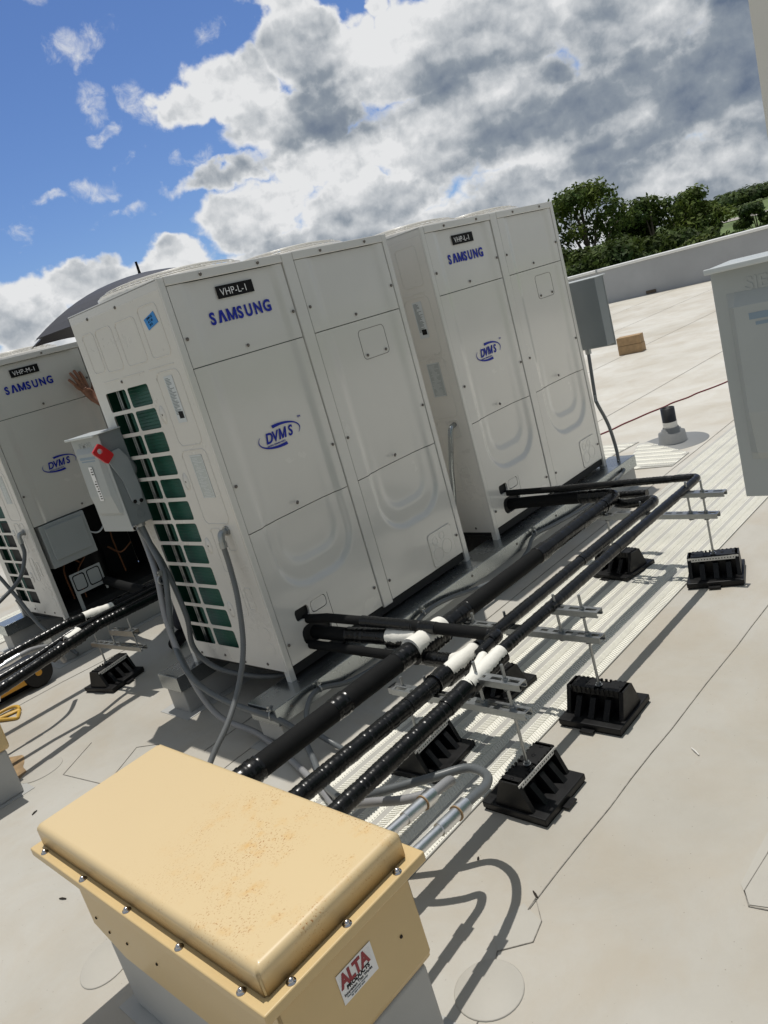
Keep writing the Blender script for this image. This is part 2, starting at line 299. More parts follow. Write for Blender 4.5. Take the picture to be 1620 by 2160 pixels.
# ================================================================== mesh helpers
class MB:
    def __init__(s): s.v = []; s.f = []; s.sm = []; s.wn = False
    def add(s, vs, fs, smooth=False, T=None):
        o = len(s.v)
        s.v += [tuple(T @ Vector(p)) if T is not None else tuple(p) for p in vs]
        s.f += [tuple(i+o for i in f) for f in fs]; s.sm += [smooth]*len(fs)
        return s
    def box(s, a, b, T=None, bev=0.0):
        if bev <= 0:
            (x0, y0, z0), (x1, y1, z1) = a, b
            vs = [(x0,y0,z0),(x1,y0,z0),(x1,y1,z0),(x0,y1,z0),(x0,y0,z1),(x1,y0,z1),(x1,y1,z1),(x0,y1,z1)]
            return s.add(vs, [(0,3,2,1),(4,5,6,7),(0,1,5,4),(1,2,6,5),(2,3,7,6),(3,0,4,7)], False, T)
        bm = bmesh.new(); bmesh.ops.create_cube(bm, size=1)
        c = [(a[i]+b[i])/2 for i in range(3)]; d = [abs(b[i]-a[i]) for i in range(3)]
        for v in bm.verts: v.co = Vector((c[i]+v.co[i]*d[i] for i in range(3)))
        bmesh.ops.bevel(bm, geom=list(bm.edges), offset=min(bev, min(d)*.45), segments=2, affect='EDGES', profile=0.6)
        s.bm(bm, True, T); bm.free(); return s
    def bm(s, bm, smooth=False, T=None):
        bm.verts.index_update(); s.wn = True
        return s.add([v.co[:] for v in bm.verts], [[v.index for v in f.verts] for f in bm.faces], smooth, T)
    def prism(s, pts, z0, z1, T=None, smooth=False):
        n = len(pts)
        vs = [(x, y, z0) for x, y in pts]+[(x, y, z1) for x, y in pts]
        fs = [tuple(range(n))[::-1], tuple(range(n, 2*n))]
        s.add(vs, fs, False, T); s.add(vs, [(i, (i+1) % n, n+(i+1) % n, n+i) for i in range(n)], smooth, T); return s
    def lathe(s, prof, n=24, T=None, cap=True):
        vs = []; fs = []
        for r, z in prof:
            for k in range(n): a = 2*math.pi*k/n; vs.append((r*math.cos(a), r*math.sin(a), z))
        for i in range(len(prof)-1):
            for k in range(n): fs.append((i*n+k, i*n+(k+1) % n, (i+1)*n+(k+1) % n, (i+1)*n+k))
        s.add(vs, fs, True, T)
        if cap: s.add(vs, [tuple(range(n))[::-1], tuple(range((len(prof)-1)*n, len(prof)*n))], False, T)
        return s
    def tube(s, pts, r, n=12, cap=True, T=None, jit=0.0, seed=0):
        P = [Vector(p) for p in pts]; m = len(P)
        rr = r if isinstance(r, (list, tuple)) else [r]*m
        rnd = random.Random(seed)
        vs = []; fs = []
        t = (P[1]-P[0]).normalized(); up = Vector((0, 0, 1)) if abs(t.z) < .9 else Vector((1, 0, 0))
        u = t.cross(up).normalized(); v = u.cross(t).normalized()
        for i in range(m):
            if i == 0: t2 = (P[1]-P[0])
            elif i == m-1: t2 = (P[-1]-P[-2])
            else: t2 = (P[i+1]-P[i-1])
            t2.normalize(); u = (u-t2*u.dot(t2)).normalized(); v = t2.cross(u).normalized()
            q = rr[i]*(1+jit*(rnd.random()*2-1))
            dx = Vector((rnd.uniform(-1, 1), rnd.uniform(-1, 1), rnd.uniform(-1, 1)))*jit*rr[i]*0.35
            for k in range(n):
                a = 2*math.pi*k/n; vs.append(tuple(P[i]+dx+u*math.cos(a)*q+v*math.sin(a)*q))
        for i in range(m-1):
            for k in range(n): fs.append((i*n+k, i*n+(k+1) % n, (i+1)*n+(k+1) % n, (i+1)*n+k))
        s.add(vs, fs, True, T)
        if cap: s.add(vs, [tuple(range(n))[::-1], tuple(range((m-1)*n, m*n))], False, T)
        return s
    def build(s, name, m, parent=None):
        me = bpy.data.meshes.new(name); me.from_pydata(s.v, [], s.f); me.materials.append(m)
        me.polygons.foreach_set('use_smooth', s.sm)
        bm = bmesh.new(); bm.from_mesh(me); bmesh.ops.recalc_face_normals(bm, faces=bm.faces); bm.to_mesh(me); bm.free()
        o = bpy.data.objects.new(name, me); COL.objects.link(o)
        if parent: o.parent = parent
        if s.wn: w = o.modifiers.new('wn', 'WEIGHTED_NORMAL'); w.weight = 80; w.keep_sharp = True
        return o
def spline(pts, k=8):
    P = [Vector(p) for p in pts]; Q = [P[0]*2-P[1]]+P+[P[-1]*2-P[-2]]; out = []
    for i in range(1, len(Q)-2):
        a, b, c, d = Q[i-1:i+3]
        for j in range(k):
            t = j/k; out.append(0.5*((2*b)+(c-a)*t+(2*a-5*b+4*c-d)*t*t+(3*b-a-3*c+d)*t**3))
    out.append(P[-1]); return out
def dense(pts, step=0.01):
    P = [Vector(p) for p in pts]; out = []
    for a, b in zip(P, P[1:]):
        n = max(1, int((b-a).length/step))
        for j in range(n): out.append(a.lerp(b, j/n))
    out.append(P[-1]); return out
def fillet(pts, r, k=6):
    P = [Vector(p) for p in pts]; out = [P[0]]
    for a, b, c in zip(P, P[1:], P[2:]):
        d1 = (a-b).normalized(); d2 = (c-b).normalized(); q = min(r, (a-b).length*.49, (c-b).length*.49)
        s, e = b+d1*q, b+d2*q
        for j in range(k+1):
            t = j/k; out.append((s*(1-t)**2)+(b*2*t*(1-t))+(e*t*t))
    out.append(P[-1]); return out
def empty(name, label, cat, loc=(0, 0, 0), group=None, rz=0):
    o = bpy.data.objects.new(name, None); COL.objects.link(o); o.location = loc; o.rotation_euler.z = rz; o.empty_display_size = 0.1
    return tag(o, label, cat, group)
def tag(o, label=None, cat=None, group=None, kind=None):
    if label: o['label'] = label
    if cat: o['category'] = cat
    if group: o['group'] = group
    if kind: o['kind'] = kind
    return o
def copy_tree(o, parent=None):
    c = o.copy(); COL.objects.link(c); c.parent = parent
    for ch in list(o.children): copy_tree(ch, c)
    return c
def text(name, body, size, m, parent, loc, rot=(90, 0, 0), bold=0.0, sx=1.0, shear=0.0, ext=0.0006, align='LEFT', space=1.0):
    cu = bpy.data.curves.new('t', 'FONT'); cu.body = body; cu.size = size; cu.offset = bold; cu.shear = shear; cu.extrude = ext
    cu.align_x = align; cu.space_character = space; cu.resolution_u = 4
    o = bpy.data.objects.new('t', cu); COL.objects.link(o)
    bpy.context.view_layer.update()
    dg = bpy.context.evaluated_depsgraph_get(); me = bpy.data.meshes.new_from_object(o.evaluated_get(dg))
    COL.objects.unlink(o); bpy.data.objects.remove(o)
    for v in me.vertices: v.co.x *= sx
    me.name = name; me.materials.clear(); me.materials.append(m)
    ob = bpy.data.objects.new(name, me); COL.objects.link(ob); ob.parent = parent; ob.location = loc; ob.rotation_euler = tuple(R(a) for a in rot)
    return ob
def glyph_m(mb, x, z, w, h, t, T, sh=0.0):
    def q(pts): mb.prism([(x+a+sh*b, z+b) for a, b in pts], -.0004, .0008, T=T)
    q([(0, 0), (t, 0), (t, h), (0, h)]); q([(w-t, 0), (w, 0), (w, h), (w-t, h)])
    q([(t, h), (t*.4, h), (w/2-t*.38, 0), (w/2, 0), (w/2, h*.28)]); q([(w-t, h), (w/2, h*.28), (w/2, 0), (w/2+t*.38, 0), (w-t*.4, h)])
def rrect(x0, z0, x1, z1, r, k=4):
    pts = []
    for cx, cz, a0 in ((x1-r, z1-r, 0), (x0+r, z1-r, 90), (x0+r, z0+r, 180), (x1-r, z0+r, 270)):
        for j in range(k+1): a = R(a0+90*j/k); pts.append((cx+r*math.cos(a), cz+r*math.sin(a)))
    return pts
# frame helpers: front plane (x,z)->world with normal -y ; left plane (y,z) with normal -x
def front(y): return Matrix(((1,0,0,0),(0,0,-1,y),(0,1,0,0),(0,0,0,1)))
def left(x): return Matrix(((0,0,-1,x),(1,0,0,0),(0,1,0,0),(0,0,0,1)))
# ring between rect and inner loop
def plate_with_holes(mb, x0, z0, x1, z1, xs, zs, r, y, th, T):
    """plate in local (x,z) filled with a grid of rounded holes; xs,zs lists of (a,b)"""
    gx = [x0]+[ (xs[i][1]+xs[i+1][0])/2 for i in range(len(xs)-1)]+[x1]
    gz = [z0]+[ (zs[i][1]+zs[i+1][0])/2 for i in range(len(zs)-1)]+[z1]
    for i, (a, b) in enumerate(xs):
        for j, (c, d) in enumerate(zs):
            inner = rrect(a, c, b, d, r, 3); n = len(inner); cx, cz = (a+b)/2, (c+d)/2
            X0, X1, Z0, Z1 = gx[i], gx[i+1], gz[j], gz[j+1]
            outer = []
            for k in range(n):
                q = k//4
                cor = [(X1, Z1), (X0, Z1), (X0, Z0), (X1, Z0)][q]
                jj = k % 4
                px, pz = inner[k]
                if q == 0: pt = [(X1, pz), (X1, (pz+Z1)/2), ((px+X1)/2, Z1), (px, Z1)][jj]
                elif q == 1: pt = [(px, Z1), ((px+X0)/2, Z1), (X0, (pz+Z1)/2), (X0, pz)][jj]
                elif q == 2: pt = [(X0, pz), (X0, (pz+Z0)/2), ((px+X0)/2, Z0), (px, Z0)][jj]
                else: pt = [(px, Z0), ((px+X1)/2, Z0), (X1, (pz+Z0)/2), (X1, pz)][jj]
                outer.append(pt)
                if jj == 1: pass
            vs = [(x, z, 0) for x, z in outer]+[(x, z, 0) for x, z in inner]+[(x, z, -th) for x, z in inner]
            fs = []
            for k in range(n):
                k2 = (k+1) % n
                fs.append((k, k2, n+k2, n+k)); fs.append((n+k, n+k2, 2*n+k2, 2*n+k))
            mb.add(vs, fs, False, T)
            for q, cor in enumerate([(X1, Z1), (X0, Z1), (X0, Z0), (X1, Z0)]):
                a1, a2 = outer[q*4+1], outer[q*4+2]
                mb.add([(a1[0], a1[1], 0), (cor[0], cor[1], 0), (a2[0], a2[1], 0)], [(0, 1, 2)], False, T)

ZR = -0.20      # roof level; z = 0 is the top of the sleepers the units stand on
# ================================================================== roof, ground, parapet
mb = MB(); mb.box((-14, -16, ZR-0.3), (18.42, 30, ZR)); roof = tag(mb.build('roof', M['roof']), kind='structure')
def seam(pts, w=0.0035, z=ZR+0.0012):
    mb = MB()
    for a, b in zip(pts, pts[1:]):
        a = Vector((*a, z)); b = Vector((*b, z)); d = (b-a).normalized(); n = Vector((-d.y, d.x, 0))*w/2; h = Vector((0, 0, 0.0012))
        a = a-d*w*.3; b = b+d*w*.3
        mb.add([a-n, b-n, b+n, a+n, a-n+h, b-n+h, b+n+h, a+n+h], [(0,3,2,1),(4,5,6,7),(0,1,5,4),(1,2,6,5),(2,3,7,6),(3,0,4,7)])
    return mb
def wob(a, b, n, amp):
    out = []
    for i in range(n+1):
        t = i/n; out.append((a[0]+(b[0]-a[0])*t, a[1]+(b[1]-a[1])*t+amp*math.sin(7.3*t*n/4+a[0])*.5+random.uniform(-amp, amp)*.3))
    return out
sm = MB()
def addseam(pts, w=0.0035):
    m2 = seam(pts, w*.8); sm.add(m2.v, m2.f)
addseam(wob((-0.453, -1.423), (1.306, -1.452), 12, .004)+wob((1.4, -1.455), (9, -1.47), 12, .004))
addseam([(-0.453, -1.423), (-0.41, -1.42), (-0.47, -1.475), (-0.535, -1.49), (-0.60, -1.425)], .003)
addseam([(-0.60, -1.425), (-0.719, -1.481), (-0.80, -1.50)], .003)
addseam(wob((1.0, -0.245), (9, -0.18), 14, .006), .005)
addseam(wob((-0.38, 0.10), (-0.02, 0.11), 4, .004), .003)
addseam(wob((-0.32, 0.32), (2.9, 0.34), 8, .006), .004)
for yy in (1.12, 2.9, 4.7, 6.5, 8.3, 10.1): addseam(wob((3.2, yy+.15), (18.3, yy-.5), 22, .010), .008)
for yy in (3.3, 5.1, 6.9, 8.7): addseam(wob((-8, yy), (3.1, yy), 16, .010), .006)
addseam(wob((-3, 2.05), (-.2, 2.05), 8, .006)+[(0.3, 2.0)], .004)
addseam(wob((.35, 1.42), (3.1, 1.36), 8, .006), .004)
addseam([(-0.168, -1.875), (-0.21, -1.90), (-0.20, -1.96), (-.12, -2.02), (.1, -2.05)], .004); addseam([(-0.168, -1.875), (-0.02, -1.884), (.3, -1.86), (.9, -1.83)], .003)
addseam([(-.37, .62), (-.43, .72), (-.62, .60), (-.66, .42)], .003); addseam([(-.66, .55), (-.71, .9), (-.50, 1.04)], .003)
tag(sm.build('roof_seams', M['seam']), kind='structure')
# round cover patches and target patches of the membrane
pm = MB()
def disc(x, y, r, z=ZR+0.0025, sq=1.0, rot=0):
    n = 36; T = Matrix.Translation((x, y, 0)) @ Matrix.Rotation(rot, 4, 'Z')
    pm.lathe([(r, ZR-0.0005), (r, z), (r*.97, z+0.0012), (0.001, z+0.0012)], n, T=T @ Matrix.Diagonal((1, sq, 1, 1)), cap=False)
disc(-1.16, -0.40, .10, sq=.75, rot=.6); disc(-.70, -1.47, .085); disc(-.74, 1.07, .10, sq=.8); disc(3.98, 0.06, .26, sq=.8)
pm.prism([(-.47, -1.475), (-.535, -1.49), (-.60, -1.425), (-.55, -1.37), (-.44, -1.40)], ZR+.0005, ZR+.0022)
pm.prism([(-.15, -1.86), (-.205, -1.90), (-.19, -1.96), (-.1, -2.02), (.2, -2.04), (.2, -1.86)], ZR+.0005, ZR+.0024)
tag(pm.build('roof_patches', M['patch']), kind='structure')
st = MB(); st.prism([(-.83+.10*math.cos(a)*(1+.25*math.sin(3*a)), 1.30+.17*math.sin(a)*(1+.2*math.cos(5*a))) for a in [2*math.pi*i/28 for i in range(28)]], ZR+.0006, ZR+.0016)
tag(st.build('rust_stain', M['stain']), 'irregular brown rust stain on the roof beside the left tan box', 'stain')

# parapet
pw = empty('parapet_wall', 'long grey membrane covered parapet wall with a bright white coping along the far roof edge', 'parapet', (18.42, 6, ZR))
mb = MB(); mb.box((0, -24, 0), (0.35, 26, 0.86)); mb.build('wall', M['parapet'], pw)
mb = MB(); mb.box((-0.04, -24, 0.863), (0.40, 26, 0.93), bev=.012); cp = mb.build('coping', M['cap'], pw)
mb = MB()
for yy in (-2.6, 2.1, 5.0): mb.box((-0.046, yy, 0.858), (0.405, yy+.05, 0.937))
mb.build('coping_joint', M['galv'], pw)
mb = MB(); mb.box((-.03, 0.62, .02), (-.002, 0.88, .10)); mb.build('scupper', M['bark'], pw)

# walkway pads with moulded chevron bands
def walkway(name, label, poly, u0, u1, v0, v1, axis, group='walkway pads'):
    """poly: outline; bands run along u. ridges only in alternate bands"""
    root = empty(name, label, 'walkway pad', (0, 0, ZR), group)
    mb = MB(); mb.prism(poly, 0.001, 0.006); mb.build('pad_base', M['mat'], root)
    def inside(x, y):
        c = False; n = len(poly)
        for i in range(n):
            (x1, y1), (x2, y2) = poly[i], poly[i-1]
            if (y1 > y) != (y2 > y) and x < (x2-x1)*(y-y1)/(y2-y1)+x1: c = not c
        return c
    rm = MB(); band = 0.062; per = 0.094; v = v0+0.008
    while v+band <= v1+1e-6:
        half = band/2; u = u0
        while u < u1:
            for s in (0, 1):
                va, vb = (v, v+half-.001) if s == 0 else (v+half+.001, v+band)
                ua, ub = (u, u+half*.6) if s == 0 else (u+half*.6, u)
                w = 0.0062
                q = [(ua, va), (ua+w, va), (ub+w, vb), (ub, vb)]
                if axis == 'y': q = [(b_, a_) for a_, b_ in q]
                if all(inside(*p) for p in q):
                    c = [(p[0], p[1], .0065) for p in q]+[(p[0], p[1], .0100) for p in q]
                    rm.add(c, [(4,5,6,7),(0,1,5,4),(1,2,6,5),(2,3,7,6),(3,0,4,7)])
            u += 0.0120
        v += per
    # ridge carrier band, slightly proud of the base
    cb = MB(); v = v0+0.008
    while v+band <= v1+1e-6:
        a = [(u0, v-.004), (u1, v-.004), (u1, v+band+.004), (u0, v+band+.004)]
        # clip u range to the polygon along the band centre
        us = [u0+(u1-u0)*i/400 for i in range(401)]
        def ok(u_):
            return all(inside(*((u_, vv) if axis == 'x' else (vv, u_))) for vv in (v-.003, v+band+.003))
        ins = [u_ for u_ in us if ok(u_)]
        if len(ins) > 2:
            a0, a1 = min(ins), max(ins)
            q = [(a0, v-.004), (a1, v-.004), (a1, v+band+.004), (a0, v+band+.004)]
            if axis == 'y': q = [(b_, a_) for a_, b_ in q]
            c = [(p[0], p[1], .0058) for p in q]+[(p[0], p[1], .0068) for p in q]
            cb.add(c, [(4,5,6,7),(0,1,5,4),(1,2,6,5),(2,3,7,6),(3,0,4,7)])
        v += per
    bo = cb.build('chevron_band', M['mat_ridge'], root)
    if rm.v: rm.build('chevron_tread', M['mat_ridge'], bo)
    return root
walkway('walkway_pad', 'long cream walkway pad with chevron bands running under the insulated pipes', [(-1.0, -1.045), (7.2, -1.04), (7.2, -.285), (3.25, -.285), (3.05, -.34), (-1.0, -.34)], -1.0, 7.2, -1.045, -.285, 'x')
walkway('walkway_pad', 'small cream walkway pad with an angled end beside the right end of the front sleeper', [(3.33, .10), (3.36, -.195), (3.66, -.192), (4.03, .29), (4.0, .36), (3.655, .25)], -.2, .36, 3.33, 4.03, 'y')
walkway('walkway_pad', 'cream walkway pad with a slanted cut showing behind the right grey disconnect conduit', [(3.30, .40), (3.66, .44), (4.06, .38), (4.05, .62), (4.0, 1.5), (3.30, 1.5)], .38, 1.5, 3.30, 4.05, 'y')
walkway('walkway_pad', 'cream walkway pad on the open roof behind the left unit', [(-2.6, 3.55), (.6, 3.50), (.6, 4.25), (-2.6, 4.30)], -2.6, .6, 3.52, 4.25, 'x')

# ================================================================== condenser units
UW, UD, UH = 1.295, 0.765, 1.695
def screw_mesh():
    mb = MB(); mb.lathe([(.0085, 0), (.0085, .0018), (.0065, .0045), (.003, .0055), (.0005, .0055)], 12); return mb
SCR = None
def screw(parent, x, y, z, face='front', r=1.0):
    global SCR
    if SCR is None: o = screw_mesh().build('screw', M['screw'], parent); SCR = o.data
    else: o = bpy.data.objects.new('screw', SCR); COL.objects.link(o); o.parent = parent
    o.location = (x, y, z); o.rotation_euler = (R(90), 0, 0) if face == 'front' else (R(90), 0, R(-90)); o.scale = (r*.85, r*.85, r*.85)
    return o
def sstep(a, b, x):
    t = max(0., min(1., (x-a)/(b-a))); return t*t*(3-2*t)
def sd_rr(x, z, cx, cz, hx, hz, r):
    qx, qz = abs(x-cx)-hx+r, abs(z-cz)-hz+r
    return math.hypot(max(qx, 0), max(qz, 0))+min(max(qx, qz), 0)-r
def panel(root, name, x0, x1, z0, z1, rx0, rx1, y=0.004, step=0.011, hole=None):
    """sheet-metal panel, pressed recess between rx0..rx1 that ends in a rounded U at z=.36"""
    nx = max(8, int((x1-x0)/step)); nz = max(6, int((z1-z0)/step)); vs = []; fs = []
    cx, hx = (rx0+rx1)/2, (rx1-rx0)/2; zt, zb = 2.4, 0.345; cz, hz = (zt+zb)/2, (zt-zb)/2
    def depth(x, z):
        d = sd_rr(x, z, cx, cz, hx, hz, 0.16)
        ww = .012+.016*sstep(.5, .9, z); dep = (0.015-.003*sstep(.5, .9, z))*sstep(ww, -ww, d)
        # softer inner swage near the bottom
        d2 = sd_rr(x, z, cx, cz+.03, hx-.065, hz-.075, 0.10)
        dep += 0.009*sstep(.022, -.022, d2)*sstep(.95, .45, z)
        dep += 0.0016*math.sin(3.1*x+1.7*z+x0*4)*math.sin(2.3*z+x)
        return dep
    for j in range(nz+1):
        for i in range(nx+1):
            x = x0+(x1-x0)*i/nx; z = z0+(z1-z0)*j/nz; vs.append((x, y+depth(x, z), z))
    for j in range(nz):
        for i in range(nx):
            xc = x0+(x1-x0)*(i+.5)/nx; zc = z0+(z1-z0)*(j+.5)/nz
            if hole and hole[0] < xc < hole[1] and hole[2] < zc < hole[3]: continue
            a = j*(nx+1)+i; fs.append((a, a+1, a+nx+2, a+nx+1))
    mb = MB(); mb.add(vs, fs, True)
    n = len(vs)  # folded edges
    loops = [[(x0, z0), (x1, z0)], [(x1, z0), (x1, z1)], [(x1, z1), (x0, z1)], [(x0, z1), (x0, z0)]]
    for (a, b) in loops:
        k = 24; e = []
        for i in range(k+1):
            x = a[0]+(b[0]-a[0])*i/k; z = a[1]+(b[1]-a[1])*i/k; yy = y+depth(x, z); e += [(x, yy, z), (x, yy+.018, z)]
        mb.add(e, [(2*i, 2*i+2, 2*i+3, 2*i+1) for i in range(k)])
    return mb.build(name, M['paint'], root)
def outline(mb, pts, r, T, closed=True):
    P = [T @ Vector((a, b, 0)) for a, b in pts]
    if closed: P.append(P[0]); P.append(P[1])
    mb.tube(P, r, 6, cap=False)
def plate_cover(root, x0, z0, y, copies='closed'):
    """pipe-entry plate. closed: four knock-outs still in place; open: pipes pass through"""
    w, h = .185, .175
    T = front(y)
    if copies == 'closed':
        mb = MB(); mb.prism(rrect(x0, z0, x0+w, z0+h, .02), -.004, .0015, T=T); p = mb.build('pipe_plate', M['paint'], root)
        mb = MB()
        for cx, cz, r in ((.045, .13, .020), (.105, .14, .020), (.05, .06, .035), (.125, .075, .038)):
            outline(mb, [(x0+cx+r*math.cos(a), z0+cz+r*math.sin(a)) for a in [2*math.pi*i/20 for i in range(20)]], .0013, front(y-.0016))
        outline(mb, rrect(x0-.002, z0-.002, x0+w+.002, z0+h+.002, .02), .0014, T); mb.build('knockout', M['paint_side'], p)
    else:
        # frame with three openings: slot left high, slot right high, wide slot low
        mb = MB(); z1 = z0+h
        plate_with_holes(mb, x0, z0+.10, x0+w+.02, z1+.01, [(x0+.008, x0+.088), (x0+.100, x0+w+.008)], [(z0+.115, z1-.004)], .018, 0, .012, T)
        plate_with_holes(mb, x0, z0-.035, x0+w+.02, z0+.10, [(x0+.014, x0+w-.004)], [(z0-.005, z0+.085)], .035, 0, .012, T)
        p = mb.build('pipe_plate', M['paint'], root)
        mb = MB(); mb.prism(rrect(x0+.1035, z0+.119, x0+w+.004, z1-.008, .015), -.004, -.0005, T=T); mb.build('knockout', M['paint'], p)
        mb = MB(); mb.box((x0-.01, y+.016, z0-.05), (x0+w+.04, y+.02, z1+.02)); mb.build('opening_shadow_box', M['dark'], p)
    return p
def fan_guard(root, cx, cy, z, r=.31):
    mb = MB(); mb.lathe([(r+.012, z-.002), (r+.012, z+.018), (r+.002, z+.02), (r-.004, z+.0)], 48, T=Matrix.Translation((cx, cy, 0)), cap=False)
    g = mb.build('fan_shroud', M['paint_side'], root)
    mb = MB()
    def dome(rr): return z+.020+.038*(1-(rr/r)**2)**.5 if rr < r else z+.020
    for k in range(11):
        rr = .05+k*(r-.05)/10
        mb.tube([(cx+rr*math.cos(a), cy+rr*math.sin(a), dome(rr*.995)) for a in [2*math.pi*i/44 for i in range(45)]], .0022, 5, cap=False)
    for k in range(10):
        a = 2*math.pi*k/10+.2
        mb.tube([(cx+q*math.cos(a), cy+q*math.sin(a), dome(q*.995)-.003) for q in [.03+(r-.03)*i/8 for i in range(9)]], .0026, 5, cap=False)
    mb.build('fan_guard', M['white'] if False else M['paint_side'], g)
def side_panel(root, flip=False):
    X = 0.0; T = left(X)
    mb = MB()
    zs = []
    z = 1.338
    for i in range(12): zs.append((z-.086, z)); z -= .1025
    zs = zs[::-1]
    ys = [(.312, .482), (.500, .678)]
    gz0, gz1 = zs[0][0]-.008, zs[-1][1]+.009
    plate_with_holes(mb, .300, gz0, .690, gz1, ys, zs, .012, 0, .0015, T)
    # sheet round the grille, as boxes with 1.5 mm sheet
    t = .0015
    mb.box((0, .012, .045), (t, .300, UH-.04)); mb.box((0, .690, .045), (t, UD-.004, UH-.04))
    mb.box((0, .300, gz1), (t, .690, UH-.04)); mb.box((0, .300, .045), (t, .690, gz0))
    p = mb.build('side_panel', M['paint_side'], root)
    rb = MB()
    def rib(y0, z0, y1, z1, r=.02): outline(rb, rrect(y0, z0, y1, z1, r), .0022, left(-.0002))
    rib(.06, 1.42, .20, 1.62); rib(.24, 1.42, .40, 1.60); rib(.44, 1.42, .58, 1.60); rib(.60, 1.43, .70, 1.60)
    for a, b in ((.07, .26), (.30, .48), (.52, .66)): rb.tube([T @ Vector((a, 1.385, 0)), T @ Vector((b, 1.385, 0))], .0025, 6)
    rib(.055, 1.06, .225, 1.365, .03); rib(.055, .72, .235, 1.04, .03); rib(.145, .50, .215, .70, .015); rib(.065, .60, .125, .70, .015)
    rib(.145, .30, .205, .46, .015); rib(.075, .33, .12, .43, .01)
    for cz in (.22, .15): outline(rb, [(.07+.028*math.cos(a), cz+.028*math.sin(a)) for a in [R(60+200*i/14) for i in range(15)]], .0015, T, closed=False)
    rb.build('pressed_ribs', M['paint_side'], p)
    for zc in (1.22, .93, .64, .34):
        dm = MB(); dm.lathe([(.030, 0), (.029, .002), (.012, .0045), (.0005, .0045)], 20, T=left(0) @ Matrix.Translation((.270, zc-.02, 0)) @ Matrix.Diagonal((.7, 1.3, 1, 1)))
        dm.build('screw_dimple', M['paint_side'], p)
    for yy, zz in ((.27, 1.20), (.27, .91), (.27, .62), (.27, .32), (.60, 1.655), (.35, 1.655), (.50, 1.37), (.45, .075), (.65, .065), (.13, .07), (.30, .06)): screw(root, -.001, yy, zz, 'left', .9)
    # sheet-metal coil and interior pipes
    cm = MB(); pts = [(.033, .29), (.033, .575)]+[(.033+.055*(1-math.cos(R(a))), .575+.055*math.sin(R(a))) for a in range(0, 91, 15)]+[(.25, .63)]
    vs = [(x, y, .10) for x, y in pts]+[(x, y, 1.37) for x, y in pts]; n = len(pts)
    cm.add(vs, [(i, i+1, n+i+1, n+i) for i in range(n-1)], True); co = cm.build('coil', M['coil'], root)
    fm = MB()
    for k in range(86):
        zz = .105+k*.0147
        fm.tube([(x-.0015, y, zz) for x, y in pts[:-1]], .0011, 4, cap=False)
    fm.build('coil_fins', M['coil'], co)
    tm = MB()
    for yy in (.652, .668): tm.tube([(.05, yy, .10), (.05, yy, 1.38)], .005, 8)
    for k in range(6): tm.tube([(.045, .625, .20+k*.21), (.05, .655, .205+k*.21)], .004, 6)
    tm.build('refrigerant_tube', M['zinc'], root)
    return p
def stickers(root, tint='sticker'):
    T = left(-.0012)
    mb = MB(); mb.box((-.002, .110, 1.155), (-.0012, .172, 1.345)); s = mb.build('rating_sticker', M[tint], root)
    mb = MB(); random.seed(3)
    for k in range(26):
        zz = 1.335-k*.0058; w = random.uniform(.015, .05); mb.box((-.0026, .166-w, zz-.0018), (-.002, .166, zz+.0012))
    mb.build('sticker_print', M['sticker_ink'], s)
    mb = MB(); mb.box((-.0027, .118, 1.172), (-.002, .150, 1.200)); mb.build('data_block', M['black'], s)
    fo = MB(); fo.box((-.0012, .094, .835), (-.0004, .181, 1.018)); fo.build('foil_sticker', M['foil'], root)
    mb = MB()
    for a, b, c, d in ((.095, .180, 1.013, 1.017), (.095, .180, .836, .840), (.095, .099, .836, 1.017), (.176, .180, .836, 1.017)): mb.box((-.0018, a, c), (-.0008, b, d))
    random.seed(5)
    for k in range(26):
        zz = 1.005-k*.0064; a = random.uniform(.105, .14); mb.box((-.0018, a, zz-.0013), (-.0008, random.uniform(.15, .174), zz+.0013))
    mb.build('wiring_sticker', M['sticker'], root)
